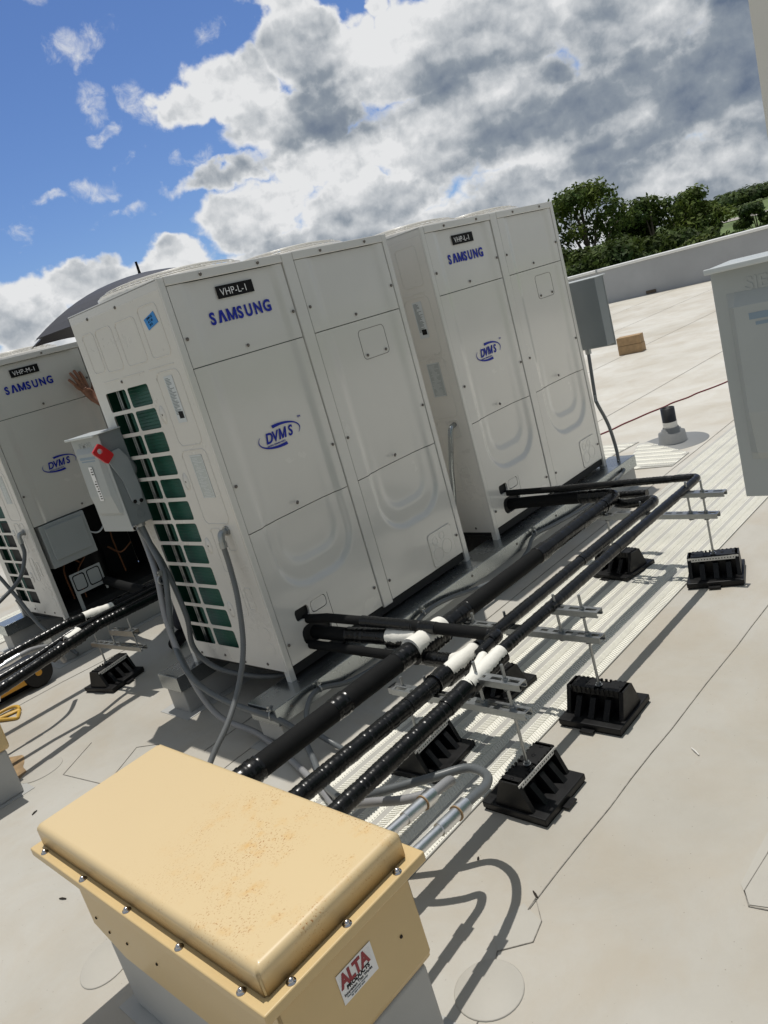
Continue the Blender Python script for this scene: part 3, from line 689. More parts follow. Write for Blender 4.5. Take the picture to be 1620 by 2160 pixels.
def build_unit(name, label, loc, W, cols, open_lower=False, plate_text='VHP-L-1', open_plate=True, blue=False, details=True):
    root = empty(name, label, 'condenser unit', loc, 'rooftop condenser units')
    # cabinet: posts, rails, back, right side, deck
    mb = MB(); b = .004
    mb.box((0.0005, -.000, -.004), (.030, .035, UH-.002), bev=b); mb.box((W-.033, 0, -.004), (W, .04, UH-.002), bev=b)
    mb.box((.003, UD-.035, -.004), (.035, UD-.0045, UH-.045)); mb.box((W-.035, UD-.035, 0), (W-.0025, UD-.0045, UH-.045)); mb.box((.0002, UD-.034, -.004), (.0028, UD-.006, .044))
    for c in cols[1:]: mb.box((c[0]-.068, -.001, .045), (c[0]-.005, .03, UH-.0025), bev=b)
    mb.build('corner_post', M['paint'], root)
    mb = MB()
    for c in cols: mb.box((c[0]-.004, -.002, UH-.036), (c[1]+.003, .006, UH-.001), bev=.003)
    mb.box((0, 0.001, UH-.010), (W, UD, UH-.001), bev=.002)
    mb.box((0, .01, UH-.04), (.003, UD, UH-.006)); mb.box((W-.003, .01, UH-.04), (W, UD, UH-.006)); mb.box((0, UD-.004, UH-.04), (W, UD, UH-.006))
    mb.build('top_cover', M['paint'], root)
    mb = MB(); mb.box((.03, .012, .012), (W-.03, UD-.01, .050)); mb.build('base_pan', M['dark'], root)
    mb = MB(); mb.box((W-.0015, .012, .045), (W, UD-.004, UH-.04)); mb.build('right_side_panel', M['paint_side'], root)
    mb = MB(); mb.box((.035, UD-.003, .045), (W-.035, UD-.0015, UH-.04)); mb.build('back_panel', M['coil'], root)
    side_panel(root)
    # blackout of the interior just behind the front grooves
    if details:
        for ci, (a, c) in enumerate(cols):
            ra, rb = a+.085, c-.055
            panel(root, 'upper_panel', a, c, 1.3435, UH-.038, ra, rb)
            panel(root, 'middle_panel', a, c, .6580, 1.3400, ra, rb)
            if not open_lower:
                hole = (.122, .318, .072, .272) if (ci == 0 and open_plate) else None
                panel(root, 'lower_panel', a, c, .058, .6545, ra, rb, hole=hole)
            if not open_lower:
                for xx, zz in ((a+.012, .15), (c-.02, .16), (c-.30, .69)): screw(root, xx, .001, zz)
            for xx, zz in ((a+.014, 1.455), (c-.014, 1.455), ((a+c)/2, 1.372), (a+.012, .86), (c-.014, .86), ((a+c)/2, .69)): screw(root, xx, .001 if zz not in (1.372, .69) else .012, zz)
            for xx in (a+.16, a+.45): screw(root, xx, -.0035, UH-.018)
        if not open_lower:
            if open_plate: plate_cover(root, .115, .10, .004, 'open')
            for (a, c) in cols[1:]:
                plate_cover(root, c-.235, .065, .002, 'closed')
                mb = MB(); T = front(.0005); r0 = rrect(.952, 1.16, 1.130, 1.296, .02); outline(mb, r0, .0014, front(.0150))
                mb.build('service_cover', M['screw'], root)
                screw(root, .975, .012, 1.178); screw(root, 1.105, .012, 1.178)
        # markings
        k = cols[0][0]+.150
        xo = cols[0][0]-.027
        sams = []
        col = M['blue']
        yb = .0135
        # wordmark: letters placed one by one so that the A has no bar
        cx = xo+.178; hgt = .048
        adv = {'S': .0365, 'A': .0445, 'M': .0545, 'U': .0460, 'N': .0475, 'G': .0430}
        wm = MB(); x = cx
        wroot = None
        lets = []
        for ch in 'SAMSUNG':
            if ch == 'A':
                w = .0425; h = .0475; q = .0135
                pts = [(0, 0), (w*.34, h), (w*.66, h), (w, 0), (w-q, 0), (w*.5, h*.74), (q, 0)]
                wm.prism([(x+a_, b_) for a_, b_ in pts[:2]]+[(x+w*.5, h*.74)]+[(x+q, 0)], -.0004, .0008, T=front(yb) @ Matrix.Translation((0, 1.483, 0)))
                wm.prism([(x+w*.34, h), (x+w*.66, h), (x+w*.5, h*.74)][0:1] and [(x+w*.34, h), (x+w*.66, h), (x+w, 0), (x+w-q, 0), (x+w*.5, h*.74)], -.0004, .0008, T=front(yb) @ Matrix.Translation((0, 1.483, 0)))
                x += .0455
            elif ch == 'M': glyph_m(wm, x+.002, 1.483, .0475, .0475, .0105, front(yb)); x += adv[ch]
            else: lets.append((ch, x)); x += adv[ch]+.002
        lg = wm.build('wordmark', col, root)
        for ch, xx in lets:
            t = text('letter', ch, .0655, col, None, (0, 0, 0), bold=.0022, sx=.88 if ch in 'SG' else .84)
            t.parent = lg; t.location = (xx, yb, 1.483)
        # model emblem
        ex, ez = xo+.335, .985
        em = MB()
        def arc(a0, a1, w0, w1, cx_, cz_, rx, rz_, n=26):
            o_, i_ = [], []
            for i in range(n+1):
                t = i/n; a = R(a0+(a1-a0)*t); w = w0+(w1-w0)*t
                o_.append((cx_+rx*math.cos(a), cz_+rz_*math.sin(a))); i_.append((cx_+(rx-w*.9)*math.cos(a), cz_+(rz_-w)*math.sin(a)))
            for i in range(n):
                em.prism([o_[i], o_[i+1], i_[i+1], i_[i]], -.0004, .0008, T=front(yb))
        arc(104, -28, .0135, .001, ex, ez+.004, .118, .046); eo = em.build('emblem_arc', col, root)
        em = MB(); arc(284, 152, .0135, .001, ex, ez-.004, .118, .046); em.build('emblem_arc', col, root)
        for ch, dx in (('D', 0), ('V', .036), ('S', .126)): text('emblem_lettering', ch, .060, col, eo, (ex-.080+dx, yb, ez-.018), bold=.0016, sx=.86, shear=.25)
        gm = MB(); glyph_m(gm, ex-.008, ez-.018, .040, .0435, .0085, front(yb), .25); gm.build('emblem_lettering', col, eo)
        t = text('small_lettering', 'DIGITAL VARIABLE MULTI', .0085, col, eo, (ex-.078, yb, ez-.032), sx=1.0, shear=.2)
        t = text('small_lettering', 'TM', .013, col, eo, (ex+.118, yb, ez+.040))
        # engraved name plate
        px = xo+.246
        mb = MB(); mb.box((px, yb-.0035, 1.572), (px+.185, yb-.001, 1.621)); pl = mb.build('name_plate', M['black'], root)
        text('plate_lettering', plate_text, .040, M['white'], pl, (px+.015, yb-.0038, 1.582), sx=.95, bold=-.0002, space=1.06)
    stickers(root)
    if blue:
        mb = MB(); T = left(-.0012); q = [(.171, 1.571), (.089, 1.590), (.077, 1.546), (.159, 1.528)]
        mb.prism(q, 0, .001, T=T); t = mb.build('blue_tape_note', M['blue_tape'], root)
        for i, (s_, zz) in enumerate((('DVM 12', 1.566), ('A-1 10', 1.553), ('24 R', 1.540))): text('handwriting', s_, .013, M['black'], t, (-.0026, .148-.004*i, zz), rot=(90, -10, -90))
    fans = [(W*.26, .41), (W*.745, .41)] if W > 1 else [(W/2, .40)]
    for fx, fy in fans: fan_guard(root, fx, fy, UH)
    return root
cols2 = [(.034, .613), (.686, 1.258)]
unitA = build_unit('condenser_unit', 'large beige middle unit with a blue tape note on its grille side', (0, 0, 0), UW, cols2, blue=False)
unitB = copy_tree(unitA); unitB['label'] = 'farther beige condenser unit on the right end of the row, next to the trees'
unitB.location = (1.555, 0, 0)
def blue_note(root):
    mb = MB(); T = left(-.0012); q = [(.171, 1.571), (.089, 1.590), (.077, 1.546), (.159, 1.528)]
    mb.prism(q, 0, .001, T=T); t = mb.build('blue_tape_note', M['blue_tape'], root)
    for i, (s_, zz) in enumerate((('DVM 12', 1.564), ('A-1 10', 1.552), ('24 R', 1.540))): text('handwriting', s_, .013, M['black'], t, (-.0026, .148-.004*i, zz), rot=(90, -10, -90))
blue_note(unitA)
unitM = build_unit('condenser_unit', 'beige condenser unit at the left edge with its lower front panel taken off', (.10, 2.44, 0), .88, [(.034, .735)], open_lower=True, plate_text='VHP-M-1')
unitC = build_unit('condenser_unit', 'beige condenser unit whose corner just enters the top right corner of the photo', (-.035, -2.885, .07), UW, cols2, details=False)
# opening of the left unit: control box, compressor, pipework, plate
mb = MB(); mb.box((.06, .006, .36), (.37, .14, .650), bev=.006); cbx = mb.build('control_box', M['grey_cover'], unitM)
mb = MB(); mb.box((.09, -.004, .405), (.345, .008, .625), bev=.012); mb.build('control_box_lid', M['grey_cover'], cbx)
mb = MB(); mb.lathe([(.10, .06), (.115, .09), (.115, .38), (.08, .45), (.02, .47)], 28, T=Matrix.Translation((.42, .36, 0))); mb.build('compressor', M['black_plastic'], unitM)
for pts in ([(.15, .12, .10), (.15, .12, .30), (.22, .16, .36), (.30, .20, .30)], [(.22, .10, .08), (.23, .12, .25), (.33, .16, .33)], [(.56, .14, .12), (.55, .14, .38), (.60, .2, .45)], [(.48, .10, .34), (.55, .09, .27), (.66, .12, .30)]): mb = MB(); mb.tube(spline(pts), .0065, 8); mb.build('copper_pipe', M['copper'], unitM)
mb = MB(); mb.box((.04, .50, .05), (.84, .505, .70)); mb.box((.845, .03, .05), (.85, .50, .70)); mb.box((.02, .32, .05), (.024, .50, .70)); mb.build('interior_shade_sheet', M['dark'], unitM)  # near-black sheets added so the opening reads as deep shade
mb = MB(); mb.tube(spline([(.34, .05, .52), (.42, .03, .47), (.50, .06, .50), (.58, .08, .56)]), .006, 6); mb.build('cable', M['sticker'], unitM)
mb = MB(); T = front(.004)
plate_with_holes(mb, .125, .14, .345, .285, [(.137, .225), (.237, .333)], [(.160, .272)], .018, 0, .003, T); mb.box((.125, .002, .03), (.150, .005, .14)); mb.box((.33, .002, .10), (.345, .005, .14))
mb.prism(rrect(.145, .168, .217, .264, .014), -.004, -.001, T=T); mb.prism(rrect(.245, .168, .325, .264, .014), -.004, -.001, T=T)
mb.build('pipe_bracket', M['grey_cover'], unitM)

# ================================================================== sleepers (curbs) under the units
def sleeper(label, x0, x1, y0, y1, group='roof sleepers'):
    root = empty('roof_sleeper', label, 'sleeper', (x0, y0, ZR), group); L, Wd = x1-x0, y1-y0
    mb = MB(); mb.box((.012, .012, 0), (L-.012, Wd-.012, .188), bev=.006)
    mb.prism([(.012-.05, -.04), (L+.04, -.04), (L+.04, Wd+.04), (.012-.05, Wd+.04)], .0003, .0022)
    mb.build('membrane_wrap', M['membrane'], root)
    mb = MB(); t = .198
    nseg = max(1, int(L/1.25)); 
    for k in range(nseg):
        a, b = L*k/nseg, L*(k+1)/nseg
        mb.box((a, 0, .1885), (b-.0006, Wd, t), bev=.0015); mb.box((a, -.0015, .122), (b-.0006, .0005, .196)); mb.box((a, Wd-.0005, .122), (b-.0006, Wd+.0015, .196))
    mb.box((-.0015, 0, .122), (.0005, Wd, .196)); mb.box((L-.0005, 0, .122), (L+.0015, Wd, .196))
    cap = mb.build('metal_cap', M['galv'], root)
    for k in range(int(L/.42)+1):
        s_ = screw(root, .08+k*.42, -.0015, .170, 'front', .9)
    return root
sleeper('long front sleeper with a galvanised cap carrying the two units marked VHP-L-1', -.185, 3.04, -.105, .075)
sleeper('rear sleeper whose bright galvanised end sticks out behind the middle unit', -.145, 3.04, .70, .875)
sleeper('sleeper with galvanised cap under the front of the left unit', -.06, 1.15, 2.34, 2.50)
sleeper('sleeper with galvanised cap under the back of the left unit', -.06, 1.15, 3.13, 3.30)
sleeper('sleeper under the back of the unit at the top right corner', -.2, 1.5, -2.22, -2.05)
sleeper('sleeper under the front of the unit at the top right corner', -.2, 1.5, -2.97, -2.80)

# ================================================================== disconnect switches
def disconnect(label, loc, rz=0.0, handle=True, flip=False, word=True, mirror=False):
    """local: mounting plane x=0, body grows to -x; y from 0 (near side) to .27 ; z from 0 to .44"""
    root = empty('disconnect_switch', label, 'disconnect switch', loc, 'grey disconnect switches', rz)
    mb = MB(); mb.box((-.107, 0, 0), (0, .27, .435), bev=.004); mb.build('enclosure', M['grey_paint'], root)
    # cover: lipped sheet, raised centre and sloping lower hood
    mb = MB()
    mb.box((-.112, -.004, -.018), (-.1075, .274, .432), bev=.002)
    c = [(.0, .432), (.0, .395), (.012, .36), (.035, .12), (.012, .06), (0, .055)]
    mb2 = [(-.112, .385), (-.128, .36), (-.134, .16), (-.122, .075), (-.112, .060)]
    vs = []; ny = [.020, .035, .235, .250]
    for i, yy in enumerate(ny):
        k = 0.0 if i in (0, 3) else 1.0
        for (x, z) in mb2: vs.append((-.112+(x+.112)*k-.0003, yy, z))
    n = len(mb2)
    mb.add(vs, [(i*n+j, (i+1)*n+j, (i+1)*n+j+1, i*n+j+1) for i in range(3) for j in range(n-1)], False)
    cv = mb.build('cover', M['grey_cover'], root)
    mb = MB(); mb.box((-.135, -.008, .433), (.0, .275, .438), bev=.002); mb.box((-.139, -.008, .429), (-.134, .275, .4395), bev=.0022); mb.build('rain_hood', M['hood_paint'], root)
    if word:
        text('embossed_lettering', 'SIEMENS', .034, M['grey_cover'], cv, (-.1122, .215, .385), rot=(90, 0, -90), bold=.0006, ext=.0009)
        mb = MB(); mb.box((-.1300, .07, .322), (-.124, .20, .328)); mb.box((-.1294, .06, .333), (-.122, .21, .345)); mb.build('blue_stripe', M['blue_strip'], cv)
    if handle:
        mb = MB(); pts = [(-.095, .345), (-.045, .350), (-.018, .30), (-.012, .15), (-.020, .105), (-.045, .085), (-.070, .11), (-.078, .21), (-.108, .30)]
        mb.prism([(a, b) for a, b in pts], .004, .014, T=front(0)); h = mb.build('switch_lever', M['lever'], root)
        mb = MB(); mb.lathe([(.045, 0), (.045, .006), (.03, .010), (.001, .010)], 24, T=front(0) @ Matrix.Translation((-.035, .25, 0))); mb.build('hub', M['grey_paint'], h)
        g = rrect(-.028, -.045, .028, .045, .018); TT = front(-.016) @ Matrix.Translation((-.128, .350, 0)) @ Matrix.Rotation(R(38), 4, 'Z')
        mb = MB(); hole = [(.012*math.cos(R(a)), .018+.012*math.sin(R(a))) for a in range(0, 360, 18)]
        outer = [(.030*math.cos(R(a)) if True else 0, (.045 if math.sin(R(a)) > 0 else .045)*math.sin(R(a))) for a in range(0, 360, 18)]
        outer = [(max(-.027, min(.027, x*1.3)), max(-.042, min(.042, y*1.2))) for x, y in outer]
        nn = len(hole); vs = [(x, y, 0) for x, y in outer]+[(x, y, 0) for x, y in hole]+[(x, y, .012) for x, y in outer]+[(x, y, .012) for x, y in hole]
        fs = []
        for k in range(nn):
            k2 = (k+1) % nn
            fs += [(k, k2, nn+k2, nn+k), (2*nn+k, 2*nn+k2, 3*nn+k2, 3*nn+k), (k, k2, 2*nn+k2, 2*nn+k), (nn+k, nn+k2, 3*nn+k2, 3*nn+k)]
        mb.add(vs, fs, False, TT); mb.build('red_grip', M['red'], root)
        mb = MB(); mb.box((-.1128, .115, .14), (-.1122, .150, .30)); mb.build('white_sticker', M['white'], cv).location.x = -.0218
        mb = MB(); random.seed(9)
        for k in range(13):
            if k in (8, 9): continue
            mb.box((-.1130, .120, .148+k*.0115), (-.1128, .120+random.uniform(.012, .026), .148+k*.0115+.005))
        mb.build('sticker_print', M['black'], cv).location.x = -.0218
        mb = MB(); mb.tube([(-.100+.012*math.cos(a), -.008, -.005+.012*math.sin(a)) for a in [2*math.pi*i/16 for i in range(17)]], .0022, 6, cap=False); mb.build('latch_ring', M['bolt'], root)
        mb = MB()
        for xx, zz in ((-.060, .105), (-.030, .100)): mb.lathe([(.009, 0), (.009, .0015), (.001, .0015)], 14, T=front(-.0142) @ Matrix.Translation((xx, zz, 0)))
        mb.build('lever_hole', M['black'], h)
    mb = MB()
    outline(mb, [(-.05+.018*math.cos(a), .045+.018*math.sin(a)) for a in [2*math.pi*i/20 for i in range(20)]], .0010, front(-.0005)); mb.build('knockout', M['grey_paint'], root)
    return root
M['blue_strip'] = mat('blue_stripe_print', (0.20, 0.27, 0.34), 0.4)
dA = disconnect('grey disconnect switch with a red handle fixed to the grille side of the middle unit', (-.004, .650, .752))
dC = disconnect('grey disconnect switch close up at the right edge of the photo', (-.035, -2.300, .838), handle=False)
dB = disconnect('grey disconnect switch on the far side of the right unit, above the roof', (2.995, .175, .750), rz=math.pi, handle=False, word=False)

# ================================================================== tan pipe boxes
def pipe_box(label, x0, y0, rust=True):
    root = empty('pipe_box', label, 'pipe box', (x0, y0, ZR), 'tan roof pipe boxes'); Wx, Ly = .445, 1.035; F = .485
    mb = MB(); mb.box((.045, .045, 0), (.395, .875, .215), bev=.012); cb = mb.build('curb', M['membrane'], root)
    mb = MB(); mb.box((.01, .02, .0003), (.43, .91, .0025), bev=.001); mb.build('curb_flashing', M['membrane'], cb)
    # body with a cropped lower far corner
    prof = [(.033, F-.004), (.033, .235), (.050, .212), (.76, .212), (.905, .262), (.905, F-.004)]
    mb = MB(); T = Matrix(((0,0,1,0),(1,0,0,0),(0,1,0,0),(0,0,0,1)))
    bm = bmesh.new(); vs = [bm.verts.new((.036, a, b)) for a, b in prof]; f = bm.faces.new(vs)
    r = bmesh.ops.extrude_face_region(bm, geom=[f]); vv = [g for g in r['geom'] if isinstance(g, bmesh.types.BMVert)]
    bmesh.ops.translate(bm, verts=vv, vec=(.375, 0, 0)); bmesh.ops.recalc_face_normals(bm, faces=bm.faces)
    bmesh.ops.bevel(bm, geom=list(bm.edges), offset=.006, segments=3, affect='EDGES')
    mb.bm(bm, True); bm.free(); body = mb.build('body', M['tan'], root)
    mb = MB(); mb.box((0, 0, F-.024), (Wx, Ly, F), bev=.004); mb.build('flange', M['tan'], root)
    # hood: large rounded shoulders
    bm = bmesh.new(); bmesh.ops.create_cube(bm, size=1)
    a, b = (.026, .026, F+.001), (Wx-.026, Ly-.026, F+.064)
    for v in bm.verts: v.co = Vector([(a[i]+b[i])/2+v.co[i]*(b[i]-a[i]) for i in range(3)])
    top = [e for e in bm.edges if all(v.co.z > F+.03 for v in e.verts)]
    vert = [e for e in bm.edges if abs(e.verts[0].co.z-e.verts[1].co.z) > .03]
    bmesh.ops.bevel(bm, geom=vert, offset=.006, segments=2, affect='EDGES')
    top = [e for e in bm.edges if all(v.co.z > F+.03 for v in e.verts) and len(e.link_faces) == 2 and any(abs(f.normal.z) > .9 for f in e.link_faces)]
    bmesh.ops.bevel(bm, geom=top, offset=.017, segments=5, affect='EDGES', profile=.5)
    for v in bm.verts: v.co.z += .0010*math.sin(7*v.co.x+1)*math.sin(5*v.co.y) if v.co.z > F+.05 else 0
    mb = MB(); mb.bm(bm, True); bm.free(); hood = mb.build('hood', M['tan_top'], root)
    wm = MB(); wm.tube([(.031, .031, F+.004), (.031, .031, F+.034), (.040, .040, F+.053)], .0035, 6); wm.build('weld_bead', M['tan'], hood)
    pts = [(.013, y) for y in (.085, .30, .52, .74, .965)]+[(x, .013) for x in (.075, .222, .372)]+[(Wx-.013, y) for y in (.2, .52, .84)]
    me = None
    for (x, y) in pts:
        if me is None:
            q = MB(); q.lathe([(.0100, 0), (.0100, .0010), (.0066, .0014), (.0066, .0035), (.0055, .0066), (.0030, .0086), (.0004, .0090)], 16); o = q.build('bolt', M['bolt'], root); me = o.data
        else: o = bpy.data.objects.new('bolt', me); COL.objects.link(o); o.parent = root
        o.location = (x, y, F+.0005)
    rv = MB(); rv.lathe([(.0042, 0), (.0035, .002), (.0004, .003)], 10); me2 = None
    for (y, z) in ((.86, .39), (.86, .30), (.78, .40), (.70, .395), (.62, .39), (.70, .29), (.55, .30), (.80, .28)):
        if me2 is None: o = rv.build('rivet_hole', M['debris'], body); me2 = o.data
        else: o = bpy.data.objects.new('rivet_hole', me2); COL.objects.link(o); o.parent = body
        o.location = (.0355, y, z); o.rotation_euler = (R(90), 0, R(-90))
    o = bpy.data.objects.new('rivet_hole', me2); COL.objects.link(o); o.parent = body; o.location = (.345, .0325, .335); o.rotation_euler = (R(90), 0, 0)
    return root, body
pbox, pbody = pipe_box('big tan metal pipe box with rust specks and a maker sticker in the foreground', -1.240, -1.508)
# sticker on the front face: red ALTA wordmark with pale stripes
yf = .0322
stk = MB(); stk.box((.170, yf-.0012, .325), (.268, yf, .394)); stk = stk.build('maker_sticker', M['white'], pbody)
M['sticker_red'] = mat('sticker_red', (0.25, 0.008, 0.02), 0.4)
text('red_lettering', 'ALTA', .041, M['sticker_red'], stk, (.175, yf-.0016, .360), bold=.0018, sx=.82, space=.95)
text('black_lettering', 'PRODUCTS', .0125, M['black'], stk, (.186, yf-.0016, .3495), bold=.0004, sx=1.0)
text('small_lettering', 'Innovation That Works', .0088, M['black'], stk, (.175, yf-.0016, .3405), sx=.95)
text('small_lettering', 'Roof penetration housings', .0055, M['sticker_ink'], stk, (.180, yf-.0016, .3345))
text('small_lettering', 'for pipe and duct', .0055, M['sticker_ink'], stk, (.190, yf-.0016, .3290))
mb = MB()
for k in range(7):
    mb.box((.174, yf-.0019, .3615+k*.0042), (.262, yf-.0017, .36178+k*.0042))
mb.build('sticker_stripes', M['white'], stk)
pbox2, _ = pipe_box('second tan pipe box cut off by the left edge of the photo', -1.255, .925)

# ================================================================== insulated refrigerant lines
def piece(root, name, pts, r, mat_='rubber', step=.012, jit=0.0, seed=1, n=16, wrap=False):
    P = dense(pts, step); m = len(P); mb = MB()
    rr = r
    if wrap:
        rnd = random.Random(seed); rr = []; k = 0
        while len(rr) < m:
            q = r*(1+rnd.uniform(-.02, .035)); L_ = rnd.choice((1, 1, 2)); rr += [q*1.055]+[q]*L_
        rr = rr[:m]
    mb.tube(P, rr, n, jit=jit, seed=seed); return mb.build(name, M[mat_], root)
def tape(root, pts, r, seed=1, step=.009): return piece(root, 'tape_wrap', pts, r, 'tape', step*.7, .012, seed, wrap=True)
def foam(root, pts, r, seed=1): return piece(root, 'foam_sleeve', pts, r, 'rubber', .05, .012, seed)
def lerp(a, b, t): return tuple(a[i]+(b[i]-a[i])*t for i in range(3))
def putty(root, segs, r, seed=1):
    """white putty-wrapped fitting: lumpy tubes, black tape still showing underneath"""
    for n_, (pts, rad) in enumerate(segs): tape(root, [(a, b, c-rad*.42) for a, b, c in pts], rad*1.0, seed+70+n_)
    mb = MB(); rnd = random.Random(seed)
    for pts, rad in segs:
        P = dense(pts, .012); ph = rnd.random()*6
        mb.tube(P, [rad*(.97+.045*math.sin(i*.55+ph)+.02*math.sin(i*1.7)) for i in range(len(P))], 18, jit=.015, seed=seed)
    return mb.build('white_putty_joint', M['glove'], root)

RL = 'insulated refrigerant lines'
# -- line 1 (thick, nearest the units)
y1, z1 = -.640, .158
L1 = empty('refrigerant_line', 'thickest black foam insulated pipe, the one nearest the units, entering the tan box', 'pipe', (0, 0, 0), RL)
el1 = (1.765, y1, .165)
foam(L1, [(1.768, .05, .130), (1.768, -.10, .140), (1.766, -.45, .158)], .0318, 3)
tape(L1, fillet([(1.766, -.44, .158), (1.765, y1, .165), (1.62, y1-.002, z1)], .05), .0336, 4)
tape(L1, [(1.63, y1, z1), (1.02, y1, z1)], .0336, 5, .014)
foam(L1, [(1.03, y1, z1), (.44, y1+.002, z1)], .0362, 6); tape(L1, [(1.07, y1, z1), (1.00, y1, z1)], .0385, 7)
tape(L1, [(.47, y1, z1), (.27, y1, z1)], .0348, 8)
putty(L1, [([(.31, y1, z1+.006), (.12, y1, z1+.006)], .0450), ([(.215, -.44, .150), (.215, -.60, z1+.006)], .036)], 0, 2)
tape(L1, [(.13, y1, z1), (.03, y1, z1)], .0391, 9); foam(L1, [(.05, y1, z1), (-.26, y1, z1)], .0385, 10); tape(L1, [(-.235, y1, z1), (-.30, y1, z1)], .0396, 11)
foam(L1, [(-.29, y1, z1), (-.64, y1, z1)], .0385, 12); tape(L1, [(-.62, y1, z1), (-.84, y1, z1)], .0396, 13)
tape(L1, [(.215, -.46, .150), (.212, -.20, .135)], .0318, 14); foam(L1, [(.212, -.21, .134), (.210, .04, .128)], .0303, 15)
# -- line 2 (middle)
y2, z2 = -.872, .150
L2 = empty('refrigerant_line', 'middle insulated pipe wound tightly in shiny black tape with a white putty joint', 'pipe', (0, 0, 0), RL)
tape(L2, [(1.90, -.20, .10), (1.90, -.74, .12)], .0202, 21)
tape(L2, fillet([(1.86, -.56, .11), (1.73, -.68, .12), (1.735, y2-.005, z2), (1.55, y2, z2)], .07), .0242, 22)
tape(L2, [(1.56, y2, z2), (.98, y2+.002, z2)], .0235, 23); tape(L2, [(.99, y2+.002, z2), (.20, y2+.0, z2)], .0222, 24, .011)
putty(L2, [([(.155, -.80, .120), (.155, y2, z2)], .0265), ([(.20, -.876, z2), (.02, -.876, z2)], .0320)], 0, 3)
tape(L2, [(.155, -.68, .115), (.155, -.80, .120)], .0269, 25)
tape(L2, [(.03, -.876, z2), (-.04, -.878, z2)], .0337, 26); tape(L2, [(-.03, -.878, z2), (-.18, -.878, z2-.002)], .0284, 27); tape(L2, [(-.16, -.878, z2-.002), (-.84, -.876, z2)], .0279, 28, .007)
tape(L2, [(.155, -.70, .115), (.156, -.52, .105)], .0228, 29); foam(L2, [(.156, -.54, .105), (.158, .04, .095)], .0202, 30)
# -- line 3 (outermost)
y3, z3 = -1.075, .232
L3 = empty('refrigerant_line', 'outermost black taped pipe that rests on the short struts and ends in a corner elbow', 'pipe', (0, 0, 0), RL)
foam(L3, [(1.745, .05, .205), (1.755, -.30, .212)], .0170, 31)
tape(L3, fillet([(1.755, -.29, .212), (1.775, -1.075, .236), (1.60, y3, z3)], .035), .0177, 32, .012)
tape(L3, [(1.61, y3, z3), (1.05, y3, z3)], .0193, 33, .02); tape(L3, [(1.06, y3, z3), (.93, y3, z3)], .0216, 34); tape(L3, [(.94, y3, z3), (.10, y3-.002, z3-.01)], .0203, 35, .009)
putty(L3, [([(.10, y3-.004, z3-.012), (-.10, -1.078, .205)], .0275), ([(.085, -1.012, .204), (.01, -1.040, .205), (-.05, -1.07, .205)], .0200)], 0, 5)
tape(L3, [(-.09, -1.078, .203), (-.21, -1.078, .195)], .0279, 36); tape(L3, [(-.19, -1.078, .195), (-.84, -1.080, .175)], .0253, 37, .007)
tape(L3, [(.085, -1.012, .204), (.10, -.985, .204), (.225, -.972, .204)], .0180, 38)
# -- small branch of the middle unit
L4 = empty('refrigerant_line', 'thin insulated branch pipe coming out of the middle unit above the thick pipe', 'pipe', (0, 0, 0), RL)
foam(L4, [(.175, .04, .205), (.205, -.10, .208), (.212, -.33, .209)], .0197, 41)
tape(L4, [(.212, -.31, .209), (.220, -.60, .208)], .0214, 42); foam(L4, [(.22, -.58, .208), (.226, -.955, .205)], .0231, 43); tape(L4, [(.22, -.62, .208), (.221, -.70, .2075)], .0239, 44)
tape(L4, fillet([(.226, -.94, .205), (.226, -.972, .205), (.18, -.972, .204)], .02), .0239, 45)

# lines of the left unit
GM = 'insulated lines of the left unit'
LM1 = empty('refrigerant_line', 'rear taped pipe of the left unit with a patch of white putty', 'pipe', (0, 0, 0), GM)
tape(LM1, [(-.95, 1.78, .150), (-.10, 1.80, .175)], .0253, 51); tape(LM1, [(-.12, 1.80, .172), (-.03, 1.80, .165)], .0293, 52)
putty(LM1, [([(-.03, 1.80, .163), (.15, 1.80, .140)], .035)], 0, 6); foam(LM1, [(.14, 1.80, .14), (.62, 1.80, .13)], .0269, 53)
foam(LM1, [(.45, 2.46, .15), (.40, 2.1, .15), (.38, 1.80, .14)], .0285, 54)
LM2 = empty('refrigerant_line', 'front taped pipe of the left unit ending in a white pipe sleeve', 'pipe', (0, 0, 0), GM)
tape(LM2, [(-.84, 1.170, .195), (-.16, 1.315, .228), (.55, 1.33, .215)], .0261, 55)
putty(LM2, [([(-.25, 1.33, .228), (-.33, 1.315, .222)], .034)], 0, 7); tape(LM2, [(-.36, 1.30, .21), (-.44, 1.285, .20)], .0325, 56)
mb = MB(); mb.tube([(-.86, 1.165, .195), (-.765, 1.185, .199)], .0458, 20); mb.build('white_sleeve', M['pvc'], LM2)
LM3 = empty('refrigerant_line', 'thin taped branch pipe running just behind the front pipe of the left unit', 'pipe', (0, 0, 0), GM)
tape(LM3, [(-.26, 1.36, .245), (-.10, 1.42, .235), (.20, 1.48, .22), (.60, 1.50, .21)], .0143, 57); tape(LM3, [(-.24, 1.365, .245), (-.50, 1.38, .205), (-.95, 1.36, .185)], .0174, 58)
EM = empty('metal_conduit', 'pale metal conduit with a coupling running between the pipes of the left unit', 'conduit', (0, 0, 0))
mb = MB(); mb.tube([(-.95, 1.50, .18), (-.56, 1.53, .205)], .0119, 12); mb.build('conduit_tube', M['emt'], EM)
mb = MB(); mb.tube([(-.58, 1.529, .204), (-.50, 1.535, .208)], .0166, 8); mb.build('coupling', M['emt'], EM)
mb = MB(); mb.tube(spline([(-.51, 1.535, .208), (-.42, 1.55, .20), (-.32, 1.60, .15), (-.25, 1.70, .02)]), .014, 10); mb.build('flexible_end', M['conduit_light'], EM)

